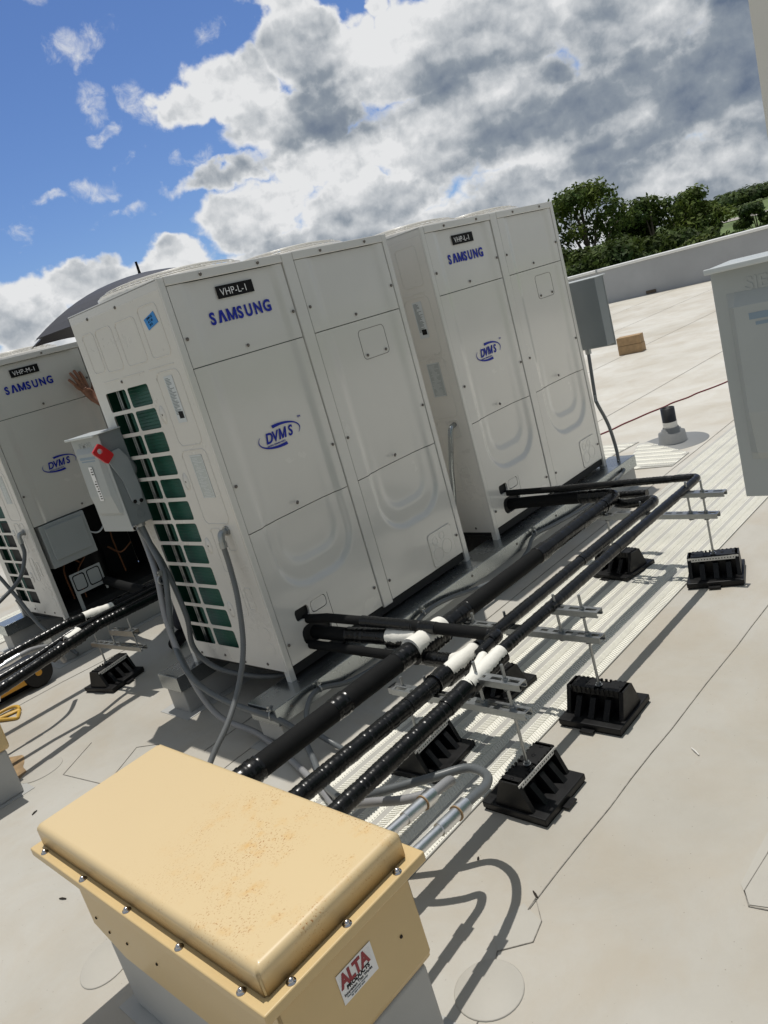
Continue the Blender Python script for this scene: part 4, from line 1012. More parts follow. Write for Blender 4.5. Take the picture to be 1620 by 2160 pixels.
# ================================================================== pipe supports
def block(root, x, y, rz=0, strip=True):
    T = Matrix.Translation((x, y, ZR)) @ Matrix.Rotation(rz, 4, 'Z')
    mb = MB(); h = .122; bx, by = .120, .118
    mb.box((-bx, -by, .008), (bx, by, .030), T, bev=.004); mb.box((-bx+.004, -by+.004, .0), (bx-.004, by-.004, .009), T)
    # hollow-looking tower: end walls, centre spine and tapering buttresses
    lx = .104; tw = .033; bw = .058
    def wedge(xa, xb, w0, w1, z0, z1):
        vs = [(xa, -w0, z0), (xb, -w0, z0), (xb, w0, z0), (xa, w0, z0), (xa, -w1, z1), (xb, -w1, z1), (xb, w1, z1), (xa, w1, z1)]
        mb.add(vs, [(0,3,2,1),(4,5,6,7),(0,1,5,4),(1,2,6,5),(2,3,7,6),(3,0,4,7)], False, T)
    wedge(-lx-.006, -lx+.010, bw+.012, tw, .028, h); wedge(lx-.010, lx+.006, bw+.012, tw, .028, h)
    wedge(-lx+.008, lx-.008, .020, .020, .028, h-.004)
    wedge(-lx, -.040, tw, tw, h-.026, h); wedge(.004, lx, tw, tw, h-.026, h); wedge(-.042, .006, tw, tw, h-.026, h-.007)
    for xc in (-.050, .008, .062): wedge(xc-.011, xc+.011, .085, .040, .028, .088)
    for k in range(11):
        xx = -.090+k*.018
        for s in (-1, 1): mb.box((xx, s*tw-.003, h-.022), (xx+.008, s*tw+.003, h+.001), T)
    mb.box((-.022, by-.002, .006), (.028, by+.022, .012), T); mb.box((-.028, -by-.022, .006), (.022, -by+.002, .012), T)
    b = mb.build('base_block', M['black_plastic'], root)
    if strip:
        mb = MB(); mb.box((-lx-.004, -tw-.0052, h-.022), (lx+.004, -tw-.0036, h-.004), T); s = mb.build('perforated_strip', M['pvc'], b)
        mb = MB()
        for k in range(17): xx = -.098+k*.0122; mb.box((xx, -tw-.0058, h-.0155), (xx+.0042, -tw-.0050, h-.0110), T)
        mb.build('strip_holes', M['black'], s)
    for xx in (-.085, .04, .088):
        mb = MB(); mb.lathe([(.007, 0), (.007, .0006), (.001, .0006)], 12, T=T @ Matrix.Translation((xx, 0, h+.0004))); mb.build('top_hole', M['black'], b)
    return b
def strut(mb, a, b, w=.041, h=.041, T=None):
    """slotted C channel from a to b (horizontal), open side down; slots cut into the top"""
    a = Vector(a); b = Vector(b); d = (b-a); L_ = d.length; d.normalize(); n = Vector((-d.y, d.x, 0))
    Tm = Matrix(((d.x, n.x, 0, a.x), (d.y, n.y, 0, a.y), (0, 0, 1, a.z), (0, 0, 0, 1)))
    if T is not None: Tm = T @ Tm
    t = .0026; hw = w/2
    mb.box((0, -hw, 0), (L_, -hw+t, h), Tm); mb.box((0, hw-t, 0), (L_, hw, h), Tm)
    mb.box((0, -hw+t, 0), (L_, -hw+.010, t), Tm); mb.box((0, hw-.010, 0), (L_, hw-t, t), Tm)
    # top web with slots
    ns = max(1, int(L_/.05)); sw = .007
    mb.box((0, -hw+t, h-t), (L_, -sw, h), Tm); mb.box((0, sw, h-t), (L_, hw-t, h), Tm)
    for k in range(ns+1):
        x0 = L_*k/ns-.011 if k else 0; x1 = L_*k/ns+.011 if k < ns else L_
        x0 = max(0, x0); x1 = min(L_, x1); mb.box((x0, -sw, h-t), (x1, sw, h), Tm)
def rodmesh(mb, x, y, z0, z1, nuts=()):
    P = dense([(x, y, z0), (x, y, z1)], .0035); mb.tube(P, [.0048 if i % 2 else .0054 for i in range(len(P))], 8)
    for z in nuts: mb.lathe([(.0095, -.004), (.0095, .004)], 6, T=Matrix.Translation((x, y, z))); mb.lathe([(.013, -.0055), (.013, -.004)], 12, T=Matrix.Translation((x, y, z)))
def support(label, x, yf_, yr, z0=.098, up1=.197, rzf=0, rzr=0, xr=None, short=(-1.255, -1.065), mid=(-.875, -.735), sf=True, sr=True):
    root = empty('pipe_support', label, 'pipe support', (0, 0, 0), 'strut pipe supports on black blocks'); xr = x if xr is None else xr
    block(root, x+.005, yf_+.005, rzf, sf); block(root, xr+.03, yr, rzr, sr)
    mb = MB(); strut(mb, (x, yf_-.055, z0), (xr, yr+.06, z0), h=.023); mb.build('main_strut', M['zinc'], root)
    mb = MB(); strut(mb, (x+.002, short[0], up1), (x+.002, short[1], up1), h=.021); mb.build('short_strut', M['zinc'], root)
    mb = MB(); strut(mb, (x-.045, mid[0], z0+.029), (x-.045, mid[1], z0+.029), h=.021, w=.030); mb.build('short_strut', M['zinc'], root)
    for (yy, a, b, nn) in ((yf_, ZR+.11, up1+.075, (ZR+.127, z0-.004, z0+.028, up1-.004, up1+.026)), (short[1]-.02, z0+.0, up1+.07, (z0-.004, z0+.028, up1+.026)), (yr, ZR+.11, z0+.065, (ZR+.127, z0-.004, z0+.028)), (mid[0]+.025, z0-.02, z0+.085, (z0-.005, z0+.056))):
        mb = MB(); rodmesh(mb, x if yy > -2 else x, yy, a, b, nn); mb.build('threaded_rod', M['zinc'], root)
    return root
support('pipe support whose big black block is nearest the tan box and the conduit loops', -.049, -1.195, -.735, rzf=R(0), rzr=R(4))
support('middle pipe support, standing below the middle unit, its front block facing the camera squarely', .436, -1.190, -.690, rzf=R(91), rzr=R(86), sf=False)
support('farthest pipe support, close to the grey disconnect at the right edge', 1.605, -1.155, -.66, rzf=R(-72), rzr=R(80), up1=.200)
# support of the left unit
sM = empty('pipe_support', 'small strut pipe support with one black block in front of the open left unit', 'pipe support', (0, 0, 0), 'strut pipe supports on black blocks')
block(sM, -.070, 1.60, R(14))
mb = MB(); strut(mb, (-.08, 1.66, .030), (-.03, 1.18, .055), h=.023); mb.build('main_strut', M['zinc'], sM)
mb = MB(); strut(mb, (-.055, 1.42, .115), (-.03, 1.20, .125), h=.03); mb.build('short_strut', M['zinc'], sM)
for xx, yy, a, b in ((-.08, 1.605, -.09, .10), (-.058, 1.44, .03, .17), (-.035, 1.23, .02, .21), (-.042, 1.30, .03, .06)):
    mb = MB(); rodmesh(mb, xx, yy, a, b, (a+.02,)); mb.build('threaded_rod', M['zinc'], sM)

# ================================================================== conduits
def flex(mb, pts, r, n=10, pitch=.0045):
    P = dense(spline(pts, 10), pitch); mb.tube(P, [r if i % 2 else r*1.05 for i in range(len(P))], n)
GC = 'flexible grey conduits'
def fitting(root, x, y, z, d=(-1, 0, 0), r=.0140):
    mb = MB(); v = Vector(d).normalized()
    p0 = Vector((x, y, z)); mb.tube([p0, p0+v*.010], r*1.5, 8); mb.tube(spline([p0+v*.008, p0+v*.03+Vector((0, 0, -.001)), p0+v*.038+Vector((0, 0, -.018)), p0+v*.040+Vector((0, 0, -.045))], 5), r, 12)
    mb.tube([p0+v*.040+Vector((0, 0, -.036)), p0+v*.041+Vector((0, 0, -.060))], r*1.18, 8); return mb.build('elbow_fitting', M['zinc'], root)
def clamp(root, p, r=.018, rot=0):
    mb = MB(); T = Matrix.Translation(p) @ Matrix.Rotation(rot, 4, 'Z')
    mb.tube([Vector((r*1.1*math.cos(a), 0, r*1.1*math.sin(a))) for a in [2*math.pi*i/14 for i in range(15)]], .0042, 6, T=T)
    mb.box((-.008, -.007, r*1.05), (.008, .007, r*1.05+.022), T); mb.box((-.020, -.003, r*1.05+.008), (.020, .003, r*1.05+.014), T); return mb.build('strut_clamp', M['zinc'], root)
c1 = empty('flexible_conduit', 'ribbed grey conduit curving from the middle unit grille side down behind the foreground tan box', 'conduit', (0, 0, 0), GC)
fitting(c1, .0, .094, .690)
mb = MB(); flex(mb, [(-.041, .094, .640), (-.046, .090, .55), (-.075, .065, .42), (-.13, .050, .24), (-.22, .030, .11), (-.34, -.01, .02), (-.45, -.021, -.053), (-.56, -.05, -.13), (-.66, -.10, -.185)], .0115, 10); mb.build('flexible_tube', M['flex'], c1)
c2 = empty('flexible_conduit', 'grey conduit from the red handled disconnect, forming the outer loop at the tan box', 'conduit', (0, 0, 0), GC)
mb = MB(); flex(mb, [(-.050, .690, .755), (-.055, .66, .65), (-.09, .56, .52), (-.14, .55, .34), (-.17, .545, .22), (-.235, .38, .12), (-.22, .30, .04), (-.20, .20, -.01), (-.20, .08, -.02), (-.205, -.04, -.02), (-.18, -.10, -.05), (-.155, -.17, -.11), (-.20, -.28, -.165), (-.31, -.47, -.165), (-.44, -.78, -.06), (-.47, -.95, .04), (-.42, -1.05, .065), (-.36, -1.12, .07), (-.30, -1.19, .075), (-.315, -1.27, .085), (-.38, -1.325, .11), (-.47, -1.352, .14), (-.53, -1.362, .15)], .0130, 12); mb.build('flexible_tube', M['conduit'], c2).data.materials[0] = M['conduit']
clamp(c2, (-.185, -.075, -.03), .018, R(20)); clamp(c2, (-.11, .56, .50), .018)
mb = MB(); mb.tube([(-.050, .69, .76), (-.050, .69, .735)], .022, 8); mb.build('connector', M['zinc'], c2)
def emt_end(root, x, y, z, yb, zb):
    a, b = Vector((x, y, z)), Vector((-.835, yb, zb)); d = (b-a).normalized()
    mb = MB(); mb.tube([a-d*.012, a+d*.018], .0215, 6, T=None); mb.tube([a+d*.016, a+d*.030], .0205, 16); mb.build('hex_nut', M['emt'], root)
    mb = MB(); mb.tube([a+d*.029, a+d*.032], .0208, 16); mb.build('brass_washer', M['wood'], root)
    mb = MB(); mb.tube([a+d*.033, a+d*.105], .0172, 18); mb.tube([a+d*.104, b], .0140, 18); mb.build('metal_pipe', M['emt'], root)
emt_end(c2, -.515, -1.360, .148, -1.385, .185)
c3 = empty('flexible_conduit', 'pale grey conduit forming the inner, smaller loop beside the foreground tan box', 'conduit', (0, 0, 0), GC)
mb = MB(); flex(mb, [(-.045, .730, .755), (-.05, .71, .62), (-.11, .60, .50), (-.16, .56, .30), (-.20, .44, .06), (-.20, .32, -.10), (-.17, .10, -.165), (-.24, -.20, -.18), (-.34, -.50, -.172), (-.45, -.72, -.12), (-.52, -.90, .02), (-.53, -1.02, .075), (-.50, -1.12, .09), (-.45, -1.19, .10), (-.412, -1.225, .115), (-.440, -1.246, .14), (-.50, -1.252, .150), (-.528, -1.2545, .1525)], .0130, 12); mb.build('flexible_tube', M['conduit_light'], c3)
emt_end(c3, -.520, -1.254, .152, -1.272, .185)
mb = MB(); mb.tube([(-.045, .73, .76), (-.045, .73, .735)], .022, 8); mb.build('connector', M['zinc'], c3)
c4 = empty('flexible_conduit', 'dark conduit sagging under the bottom edge of the grille of the middle unit', 'conduit', (0, 0, 0), GC)
mb = MB(); flex(mb, [(-.06, .71, .755), (-.05, .62, .55), (-.06, .56, .30), (-.07, .58, .14), (-.04, .52, .03), (.02, .40, -.03), (.10, .25, -.06), (.25, .18, -.08)], .0120, 10); mb.build('flexible_tube', M['conduit'], c4)
c5 = empty('flexible_conduit', 'dark conduit clipped along the front edge of the long sleeper', 'conduit', (0, 0, 0), GC)
mb = MB(); flex(mb, [(2.945, .02, .75), (2.88, .00, .46), (2.87, -.01, .41), (2.935, -.02, .25), (2.955, -.03, .08), (2.90, -.06, -.03), (2.80, -.125, -.05), (2.35, -.135, -.085), (1.95, -.13, -.06), (1.72, -.128, -.040), (1.60, -.14, -.09), (1.40, -.15, -.120), (1.15, -.14, -.09), (.90, -.13, -.04), (.72, -.13, -.035), (.45, -.135, -.10), (.20, -.135, -.085), (.03, -.13, -.030), (-.06, -.15, -.05), (-.11, -.19, -.11), (-.10, -.30, -.17), (-.12, -.45, -.18)], .0110, 10); mb.build('flexible_tube', M['conduit'], c5)
for q in ((2.90, -.06, -.03), (1.72, -.130, -.022), (.72, -.132, -.022), (.03, -.134, -.024)): clamp(c5, q, .0135, R(90))
clamp(c5, (2.872, -.005, .43), .0135, R(20))
mb = MB(); mb.tube([(2.945, .02, .755), (2.945, .02, .725)], .020, 8); mb.build('connector', M['zinc'], c5)
c6 = empty('flexible_conduit', 'bare metal conduit in the gap between the middle and right units', 'conduit', (0, 0, 0), GC)
mb = MB(); flex(mb, [(1.553, .092, .675), (1.51, .09, .66), (1.49, .10, .58), (1.48, .13, .45), (1.49, .17, .30), (1.46, .2, .1), (1.44, .2, -.1)], .0135, 10); mb.build('flexible_tube', M['galv'], c6)
c7 = empty('flexible_conduit', 'dark conduit hanging from the elbow on the side of the left unit', 'conduit', (0, 0, 0), GC)
fitting(c7, .10, 2.535, .640)
mb = MB(); flex(mb, [(.060, 2.535, .585), (.045, 2.53, .50), (-.04, 2.52, .38), (-.20, 2.52, .30), (-.42, 2.50, .22)], .0120, 10); mb.build('flexible_tube', M['conduit'], c7)
c8 = empty('flexible_conduit', 'second dark conduit running down beside the grille of the left unit to the roof', 'conduit', (0, 0, 0), GC)
mb = MB(); flex(mb, [(-.10, 3.05, .55), (-.05, 2.90, .42), (-.01, 2.80, .22), (.01, 2.66, .02), (.02, 2.45, -.08), (.04, 2.30, -.17)], .0120, 10); flex(mb, [(-.01, 2.82, .20), (.05, 2.85, .04), (.18, 2.82, -.02), (.30, 2.8, -.05)], .0125, 10); mb.build('flexible_tube', M['conduit'], c8)

# ================================================================== small roof things
vp = empty('vent_pipe', 'short black vent pipe standing in a grey rubber boot on the open roof', 'vent pipe', (3.98, .06, ZR))
mb = MB(); mb.lathe([(.26, .0005), (.255, .004), (.115, .006), (.105, .012), (.098, .085), (.074, .092), (.072, .108), (.062, .112), (.058, .125)], 40, cap=False); mb.build('rubber_boot', M['boot'], vp)
mb = MB(); mb.lathe([(.052, .10), (.052, .275), (.045, .275), (.045, .15), (.001, .15)], 32, cap=False); mb.build('pipe', M['vent_black'], vp)
mb = MB(); mb.lathe([(.0532, .115), (.0535, .130), (.0535, .165), (.0532, .168)], 32, cap=False); mb.build('pale_pipe_band', M['pvc'], vp)
wb = empty('wood_block', 'short chunk of squared timber lying alone on the bright roof', 'wood block', (8.90, 2.74, ZR), rz=R(8))
mb = MB(); mb.box((-.085, -.17, .0), (.085, .17, .125), bev=.006); mb.box((-.080, -.165, .127), (.082, .17, .245), bev=.006); mb.build('timber', M['wood'], wb)
mb = MB(); mb.tube(spline([(4.30, .95, ZR+.006), (4.54, .864, ZR+.006), (4.70, .835, ZR+.006), (4.85, .787, ZR+.006), (5.02, .74, ZR+.006), (5.20, .667, ZR+.006), (5.33, .64, ZR+.006), (5.475, .557, ZR+.006), (5.62, .52, ZR+.006), (5.80, .43, ZR+.006), (6.0, .36, ZR+.006), (6.4, .27, ZR+.006), (7.2, .0, ZR+.006), (8.4, -.4, ZR+.006)], 6), .0065, 8)
tag(mb.build('cord', M['cord'], None), 'thin red cord lying across the open roof behind the vent pipe', 'cord')
mb = MB(); mb.tube([(-.545+.055*math.cos(a)+.02*math.sin(2*a), 1.955+.10*math.sin(a), ZR+.012+.004*math.sin(a)) for a in [2*math.pi*i/30 for i in range(31)]]+[(-.62, 1.99, ZR+.012), (-.9, 2.0, ZR+.012)], .010, 8)
tag(mb.build('hose', M['yellow_hose'], None), 'loop of yellow hose on the roof below the yellow and black case', 'hose')
tcs = empty('tool_case', 'yellow and black wheeled tool case lying under the pipes of the left unit', 'tool case', (-.55, 2.16, ZR))
mb = MB(); bm = bmesh.new(); bmesh.ops.create_cube(bm, size=1)
for v in bm.verts: v.co = Vector((v.co.x*.70, v.co.y*.26+.13, v.co.z*.17+.10))
bmesh.ops.bevel(bm, geom=list(bm.edges), offset=.045, segments=4, affect='EDGES'); mb.bm(bm, True); bm.free(); mb.build('shell', M['black_plastic'], tcs)
mb = MB(); mb.prism(rrect(-.34, .055, .265, .135, .03), 0, .010, T=front(.004)); mb.build('yellow_panel', M['yellow'], tcs)
mb = MB(); mb.lathe([(.085, -.035), (.092, -.02), (.092, .02), (.085, .035)], 28, T=Matrix.Translation((.285, .02, .092)) @ Matrix.Rotation(R(90), 4, 'X')); w = mb.build('wheel', M['black_plastic'], tcs)
mb = MB(); mb.lathe([(.02, -.038), (.02, .038)], 16, T=Matrix.Translation((.285, .02, .092)) @ Matrix.Rotation(R(90), 4, 'X')); mb.build('hub', M['yellow'], w)
random.seed(21)
def stick(x, y, L_, a, label, mm='debris'):
    mb = MB(); d = Vector((math.cos(a), math.sin(a), 0)); p = Vector((x, y, ZR+.003)); mb.tube([p, p+d*L_*.5+Vector((0, 0, .002)), p+d*L_], [.0022, .003, .0018], 6)
    tag(mb.build('twig', M[mm], None), label, 'twig', 'bits of litter on the roof')
stick(.312, -1.435-.14, .045, .9, 'pale curved twig on the roof right of the long seam', 'pvc')
stick(-.408, -1.425, .028, 1.0, 'short dark scrap beside the bend of the long seam')
stick(-1.10, .02, .03, 2.0, 'short dark scrap on the roof left of the foreground tan box')
stick(-.93, .72, .028, .4, 'short dark scrap on the roof near the left tan box')
stick(-.36, -1.06-.13, .012, .4, 'dark pebble in the shadow of the conduit loops')

# ================================================================== umbrella and person
um = empty('umbrella', 'open dark navy umbrella held up behind the middle unit', 'umbrella', (.95, 1.62, 0))
TU = Matrix.Translation((0, 0, 1.925)) @ Matrix.Rotation(R(0), 4, 'Y') @ Matrix.Rotation(R(2), 4, 'Z')
vs = []; fs = []; NR = 10; NS = 8; SUB = 6; RAD = .745; DROP = .225
def um_prof(t): return RAD*t, -DROP*(t**2.0)
for i in range(NR+1):
    t = i/NR; rr, zz = um_prof(t)
    for k in range(NS*SUB):
        q = (k % SUB)/SUB; a0 = 2*math.pi*(k//SUB)/NS; a1 = a0+2*math.pi/NS
        px_ = rr*(math.cos(a0)*(1-q)+math.cos(a1)*q); py_ = rr*(math.sin(a0)*(1-q)+math.sin(a1)*q); pull = 1-.06*t*math.sin(math.pi*q)
        vs.append((px_*pull, py_*pull, zz+.012*t*math.sin(math.pi*q)))
n = NS*SUB
for i in range(NR):
    for k in range(n): fs.append((i*n+k, i*n+(k+1) % n, (i+1)*n+(k+1) % n, (i+1)*n+k))
mb = MB(); mb.add(vs, fs, True, TU); mb.sm = [False]*len(mb.sm); cn = mb.build('canopy', M['cloth'], um)
sol = cn.modifiers.new('thick', 'SOLIDIFY'); sol.thickness = .002
mb = MB(); mb.tube([TU @ Vector((0, 0, -.01)), TU @ Vector((0, 0, .02)), TU @ Vector((0, 0, .075))], [.012, .008, .007], 10); mb.build('ferrule', M['black'], um)
mb = MB(); mb.tube([TU @ Vector((0, 0, .0)), TU @ Vector((0, 0, -.80))], .006, 8); mb.build('shaft', M['zinc'], um)
mb = MB(); mb.tube([TU @ Vector((0, 0, -.78)), TU @ Vector((0, 0, -.92))], [.012, .014], 10); mb.build('handle', M['black'], um)
for k in range(NS):
    a = 2*math.pi*k/NS; P = []
    for i in range(NR+1):
        t = i/NR; rr, zz = um_prof(t); P.append(TU @ Vector((rr*math.cos(a), rr*math.sin(a), zz-.006)))
    mb = MB(); mb.tube(P+[TU @ Vector((RAD*1.015*math.cos(a), RAD*1.015*math.sin(a), -DROP-.008))], .0022, 5); mb.build('rib', M['zinc'], um)

def skin_obj(name, joints, bones, m, parent, sub=2, root=0):
    me = bpy.data.meshes.new(name); me.from_pydata([j[0] for j in joints], bones, []); me.materials.append(m)
    o = bpy.data.objects.new(name, me); COL.objects.link(o); o.parent = parent
    sk = o.modifiers.new('skin', 'SKIN'); sk.use_smooth_shade = True
    for i, j in enumerate(joints):
        d = me.skin_vertices[0].data[i]; r = j[1]; d.radius = (r, r) if not isinstance(r, tuple) else r; d.use_root = (i == root)
    ss = o.modifiers.new('sub', 'SUBSURF'); ss.levels = sub; ss.render_levels = sub
    return o
pr = empty('person', 'person mostly hidden behind the middle unit, one bare hand pressed flat on the left unit', 'person', (.85, 1.66, ZR))
O = Vector((.85, 1.66, ZR))
def Pn(x, y, z): return tuple(Vector((x, y, z))-O)
J = []; B = []
def jn(p, r, par=None):
    J.append((p, r)); i = len(J)-1
    if par is not None: B.append((par, i))
    return i
pel = jn(Pn(.86, 1.68, .70), .13); w1 = jn(Pn(.86, 1.68, .88), .125, pel); ch = jn(Pn(.85, 1.68, 1.06), .145, w1); nk0 = jn(Pn(.84, 1.67, 1.20), .09, ch); nk = jn(Pn(.84, 1.67, 1.28), .055, nk0)
h1 = jn(Pn(.835, 1.66, 1.36), .078, nk); h2 = jn(Pn(.83, 1.66, 1.45), .085, h1); h3 = jn(Pn(.835, 1.67, 1.52), .055, h2)
# left leg towards the visible shoe, right leg straight
for side in (0, 1):
    a = jn(Pn(.78 if side == 0 else .94, 1.68, .62), .085, pel)
    k = jn(Pn(.64 if side == 0 else .98, 1.62, .25), .058, a)
    f = jn(Pn(.42 if side == 0 else 1.00, 1.60, -.10), .040, k)
# arm with the umbrella
s2 = jn(Pn(1.0, 1.68, 1.12), .058, nk0); e2 = jn(Pn(1.10, 1.60, .90), .042, s2); wr2 = jn(Pn(.97, 1.50, 1.03), .028, e2); hd2 = jn(Pn(.95, 1.55, 1.08), .032, wr2)
# visible arm reaching to the front of the left unit (plane y = 2.44)
s1 = jn(Pn(.76, 1.78, 1.14), .058, nk0); e1 = jn(Pn(.93, 2.10, 1.08), .044, s1); fa = jn(Pn(.87, 2.27, 1.19), .036, e1)
wr = jn(Pn(.805, 2.385, 1.300), (.030, .024), fa)
fing = []
Y = 2.425
palm = jn(Pn(.775, 2.412, 1.352), (.042, .022), wr)
mc = []
for (mx_, mz_, r_) in ((.730, 1.405, .0160), (.746, 1.417, .0165), (.766, 1.417, .0165), (.786, 1.402, .0160)):
    mc.append(jn(Pn(mx_, Y-.004, mz_), r_, palm))
tips = [[(.710, 1.432), (.696, 1.456), (.684, 1.476)], [(.731, 1.455), (.719, 1.487), (.709, 1.515)], [(.757, 1.460), (.748, 1.494), (.740, 1.525)], [(.782, 1.447), (.778, 1.480), (.772, 1.508)]]
for m0, ts, r0 in zip(mc, tips, (.0108, .0120, .0122, .0118)):
    p_ = m0
    for i, (tx, tz) in enumerate(ts): p_ = jn(Pn(tx, Y-.012 if i == 0 else (Y-.008 if i == 1 else Y), tz), r0*(1-.08*i), p_)
t0 = jn(Pn(.810, Y-.010, 1.365), .0135, palm); t1 = jn(Pn(.830, Y-.008, 1.395), .0115, t0); t2 = jn(Pn(.838, Y-.002, 1.425), .0098, t1)
body = skin_obj('body', J, B, M['skin'], pr)
skin_obj('shirt', [(Pn(.86, 1.68, .72), .150), (Pn(.86, 1.68, .90), .145), (Pn(.85, 1.68, 1.06), .165), (Pn(.84, 1.67, 1.19), .105), (Pn(.76, 1.78, 1.13), .078), (Pn(.88, 2.0, 1.08), .062), (Pn(1.0, 1.68, 1.12), .078), (Pn(1.10, 1.60, .91), .060)], [(0, 1), (1, 2), (2, 3), (3, 4), (4, 5), (3, 6), (6, 7)], M['shirt'], pr)
skin_obj('trousers', [(Pn(.86, 1.68, .74), .150), (Pn(.86, 1.68, .64), .145), (Pn(.78, 1.67, .54), .100), (Pn(.64, 1.62, .25), .076), (Pn(.44, 1.60, -.06), .062), (Pn(.42, 1.60, -.13), .060), (Pn(.94, 1.68, .54), .100), (Pn(.98, 1.62, .25), .076), (Pn(1.0, 1.60, -.06), .062), (Pn(1.0, 1.60, -.13), .060)], [(0, 1), (1, 2), (2, 3), (3, 4), (4, 5), (1, 6), (6, 7), (7, 8), (8, 9)], M['jeans'], pr)
skin_obj('shoe', [(Pn(.43, 1.62, -.145), .048), (Pn(.38, 1.59, -.155), .044), (Pn(.32, 1.56, -.160), .040), (Pn(.29, 1.545, -.165), .034)], [(0, 1), (1, 2), (2, 3)], M['black'], pr)
skin_obj('shoe', [(Pn(1.0, 1.62, -.145), .048), (Pn(.97, 1.56, -.155), .044), (Pn(.95, 1.50, -.160), .040), (Pn(.94, 1.47, -.165), .034)], [(0, 1), (1, 2), (2, 3)], M['black'], pr)
skin_obj('hair', [(Pn(.845, 1.685, 1.42), .085), (Pn(.84, 1.68, 1.49), .090), (Pn(.84, 1.675, 1.54), .060)], [(0, 1), (1, 2)], M['hair'], pr)
fm = MB()
Tf = Matrix.Translation(Pn(.80, 1.60, 1.42)) @ Matrix.Rotation(R(-25), 4, 'Z')
fm.lathe([(.001, .0), (.012, .004), (.013, .018), (.006, .04), (.001, .045)], 10, T=Tf @ Matrix.Translation((0, .008, -.03))); fm.build('nose', M['skin'], pr)
for s in (-1, 1):
    e = MB(); e.lathe([(.001, -.010), (.008, -.006), (.010, 0), (.008, .006), (.001, .010)], 10, T=Tf @ Matrix.Translation((.028*s, .012, .01))); e.build('eye', M['white'], pr)
m_ = MB(); m_.tube([Tf @ Vector((-.02, .008, -.05)), Tf @ Vector((0, .002, -.052)), Tf @ Vector((.02, .008, -.05))], .005, 6); m_.build('mouth', M['red'], pr)

# ================================================================== landscape beyond the roof
GZ = -6.6
CX, CY = -1.69, -2.63
def ter(x, y):
    dx, dy = x-CX, y-CY; r = math.hypot(dx, dy); az = math.degrees(math.atan2(dy, dx))
    s = sstep(75, 290, r); side = sstep(32, 15, az)
    return GZ+s*(4.2+3.5*side)+0.6*math.sin(x*.02)*math.sin(y*.017)*sstep(60, 120, r)
def grid_ground():
    mb = MB(); rs = [18, 40, 60, 75, 95, 115, 140, 170, 200, 240, 280, 320, 420, 700, 1400, 2600]; n = 96; vs = [(0, 0, GZ)]; fs = []
    for r in rs:
        for k in range(n):
            a = 2*math.pi*k/n; x, y = CX+r*math.cos(a), CY+r*math.sin(a); vs.append((x, y, ter(x, y)))
    for k in range(n): fs.append((0, 1+k, 1+(k+1) % n))
    for i in range(len(rs)-1):
        for k in range(n): a, b = 1+i*n+k, 1+i*n+(k+1) % n; fs.append((a, a+n, b+n, b))
    mb.add(vs, fs, True); return mb
M['grass'] = mat('grass', (0.10, 0.145, 0.04), 0.9, var=(.05, 0.35), coord='Object')
tag(grid_ground().build('ground', M['grass']), kind='structure')
M['gravel'] = mat('pale_gravel', (0.33, 0.31, 0.28), 0.9, var=(.4, .1))
def strip(name, a, b, w, m, dz):
    mb = MB(); n = 30; vs = []; A = Vector(a); Bv = Vector(b); d = (Bv-A).normalized(); nn = Vector((-d.y, d.x))*w/2
    for i in range(n+1):
        p = A.lerp(Bv, i/n)
        for s in (-1, 1): q = p+nn*s; vs.append((q.x, q.y, ter(q.x, q.y)+dz))
    mb.add(vs, [(2*i, 2*i+1, 2*i+3, 2*i+2) for i in range(n)], True); return mb.build(name, m)
def pol(az, r): return (CX+r*math.cos(R(az)), CY+r*math.sin(R(az)))
tag(strip('road', pol(22.5, 235), pol(10, 175), 6, M['gravel'], .08), kind='structure')
tag(strip('track', pol(21, 86), pol(12, 70), 5, M['gravel'], .06), kind='structure')

def leaf_mat(name, col):
    m = mat(name, col, 0.65, spec=.15); nt = m.node_tree; N = nt.nodes; L = nt.links; b = N['Principled BSDF']
    g = N.new('ShaderNodeNewGeometry'); r = N.new('ShaderNodeMapRange'); L.new(g.outputs['Random Per Island'], r.inputs[0]); r.inputs[3].default_value = .55; r.inputs[4].default_value = 1.55
    tc = N.new('ShaderNodeTexCoord'); nz = N.new('ShaderNodeTexNoise'); L.new(tc.outputs['Object'], nz.inputs[0]); nz.inputs['Scale'].default_value = .45; nz.inputs['Detail'].default_value = 4
    cm_ = N.new('ShaderNodeMix'); cm_.data_type = 'RGBA'; r3 = N.new('ShaderNodeMapRange'); L.new(nz.outputs['Fac'], r3.inputs[0]); r3.inputs[1].default_value = .38; r3.inputs[2].default_value = .62; L.new(r3.outputs[0], cm_.inputs[0])
    cm_.inputs[6].default_value = (col[0]*.72, col[1]*.80, col[2]*.9, 1); cm_.inputs[7].default_value = (col[0]*1.45, col[1]*1.25, col[2]*.9, 1)
    v = N.new('ShaderNodeVectorMath'); v.operation = 'SCALE'; L.new(cm_.outputs[2], v.inputs[0]); L.new(r.outputs[0], v.inputs['Scale']); L.new(v.outputs[0], b.inputs['Base Color'])
    b.inputs['Transmission Weight'].default_value = 0.0
    tr = N.new('ShaderNodeBsdfTranslucent'); L.new(v.outputs[0], tr.inputs[0]); mx = N.new('ShaderNodeMixShader'); mx.inputs[0].default_value = .30
    out = N['Material Output']; L.new(b.outputs[0], mx.inputs[1]); L.new(tr.outputs[0], mx.inputs[2]); L.new(mx.outputs[0], out.inputs[0]); return m
LEAF = [leaf_mat('foliage_mid', (0.075, 0.115, 0.030)), leaf_mat('foliage_dark', (0.050, 0.080, 0.026)), leaf_mat('foliage_light', (0.085, 0.120, 0.035))]
M['bark'] = mat('bark', (0.10, 0.08, 0.06), 0.9, var=(3, .3))
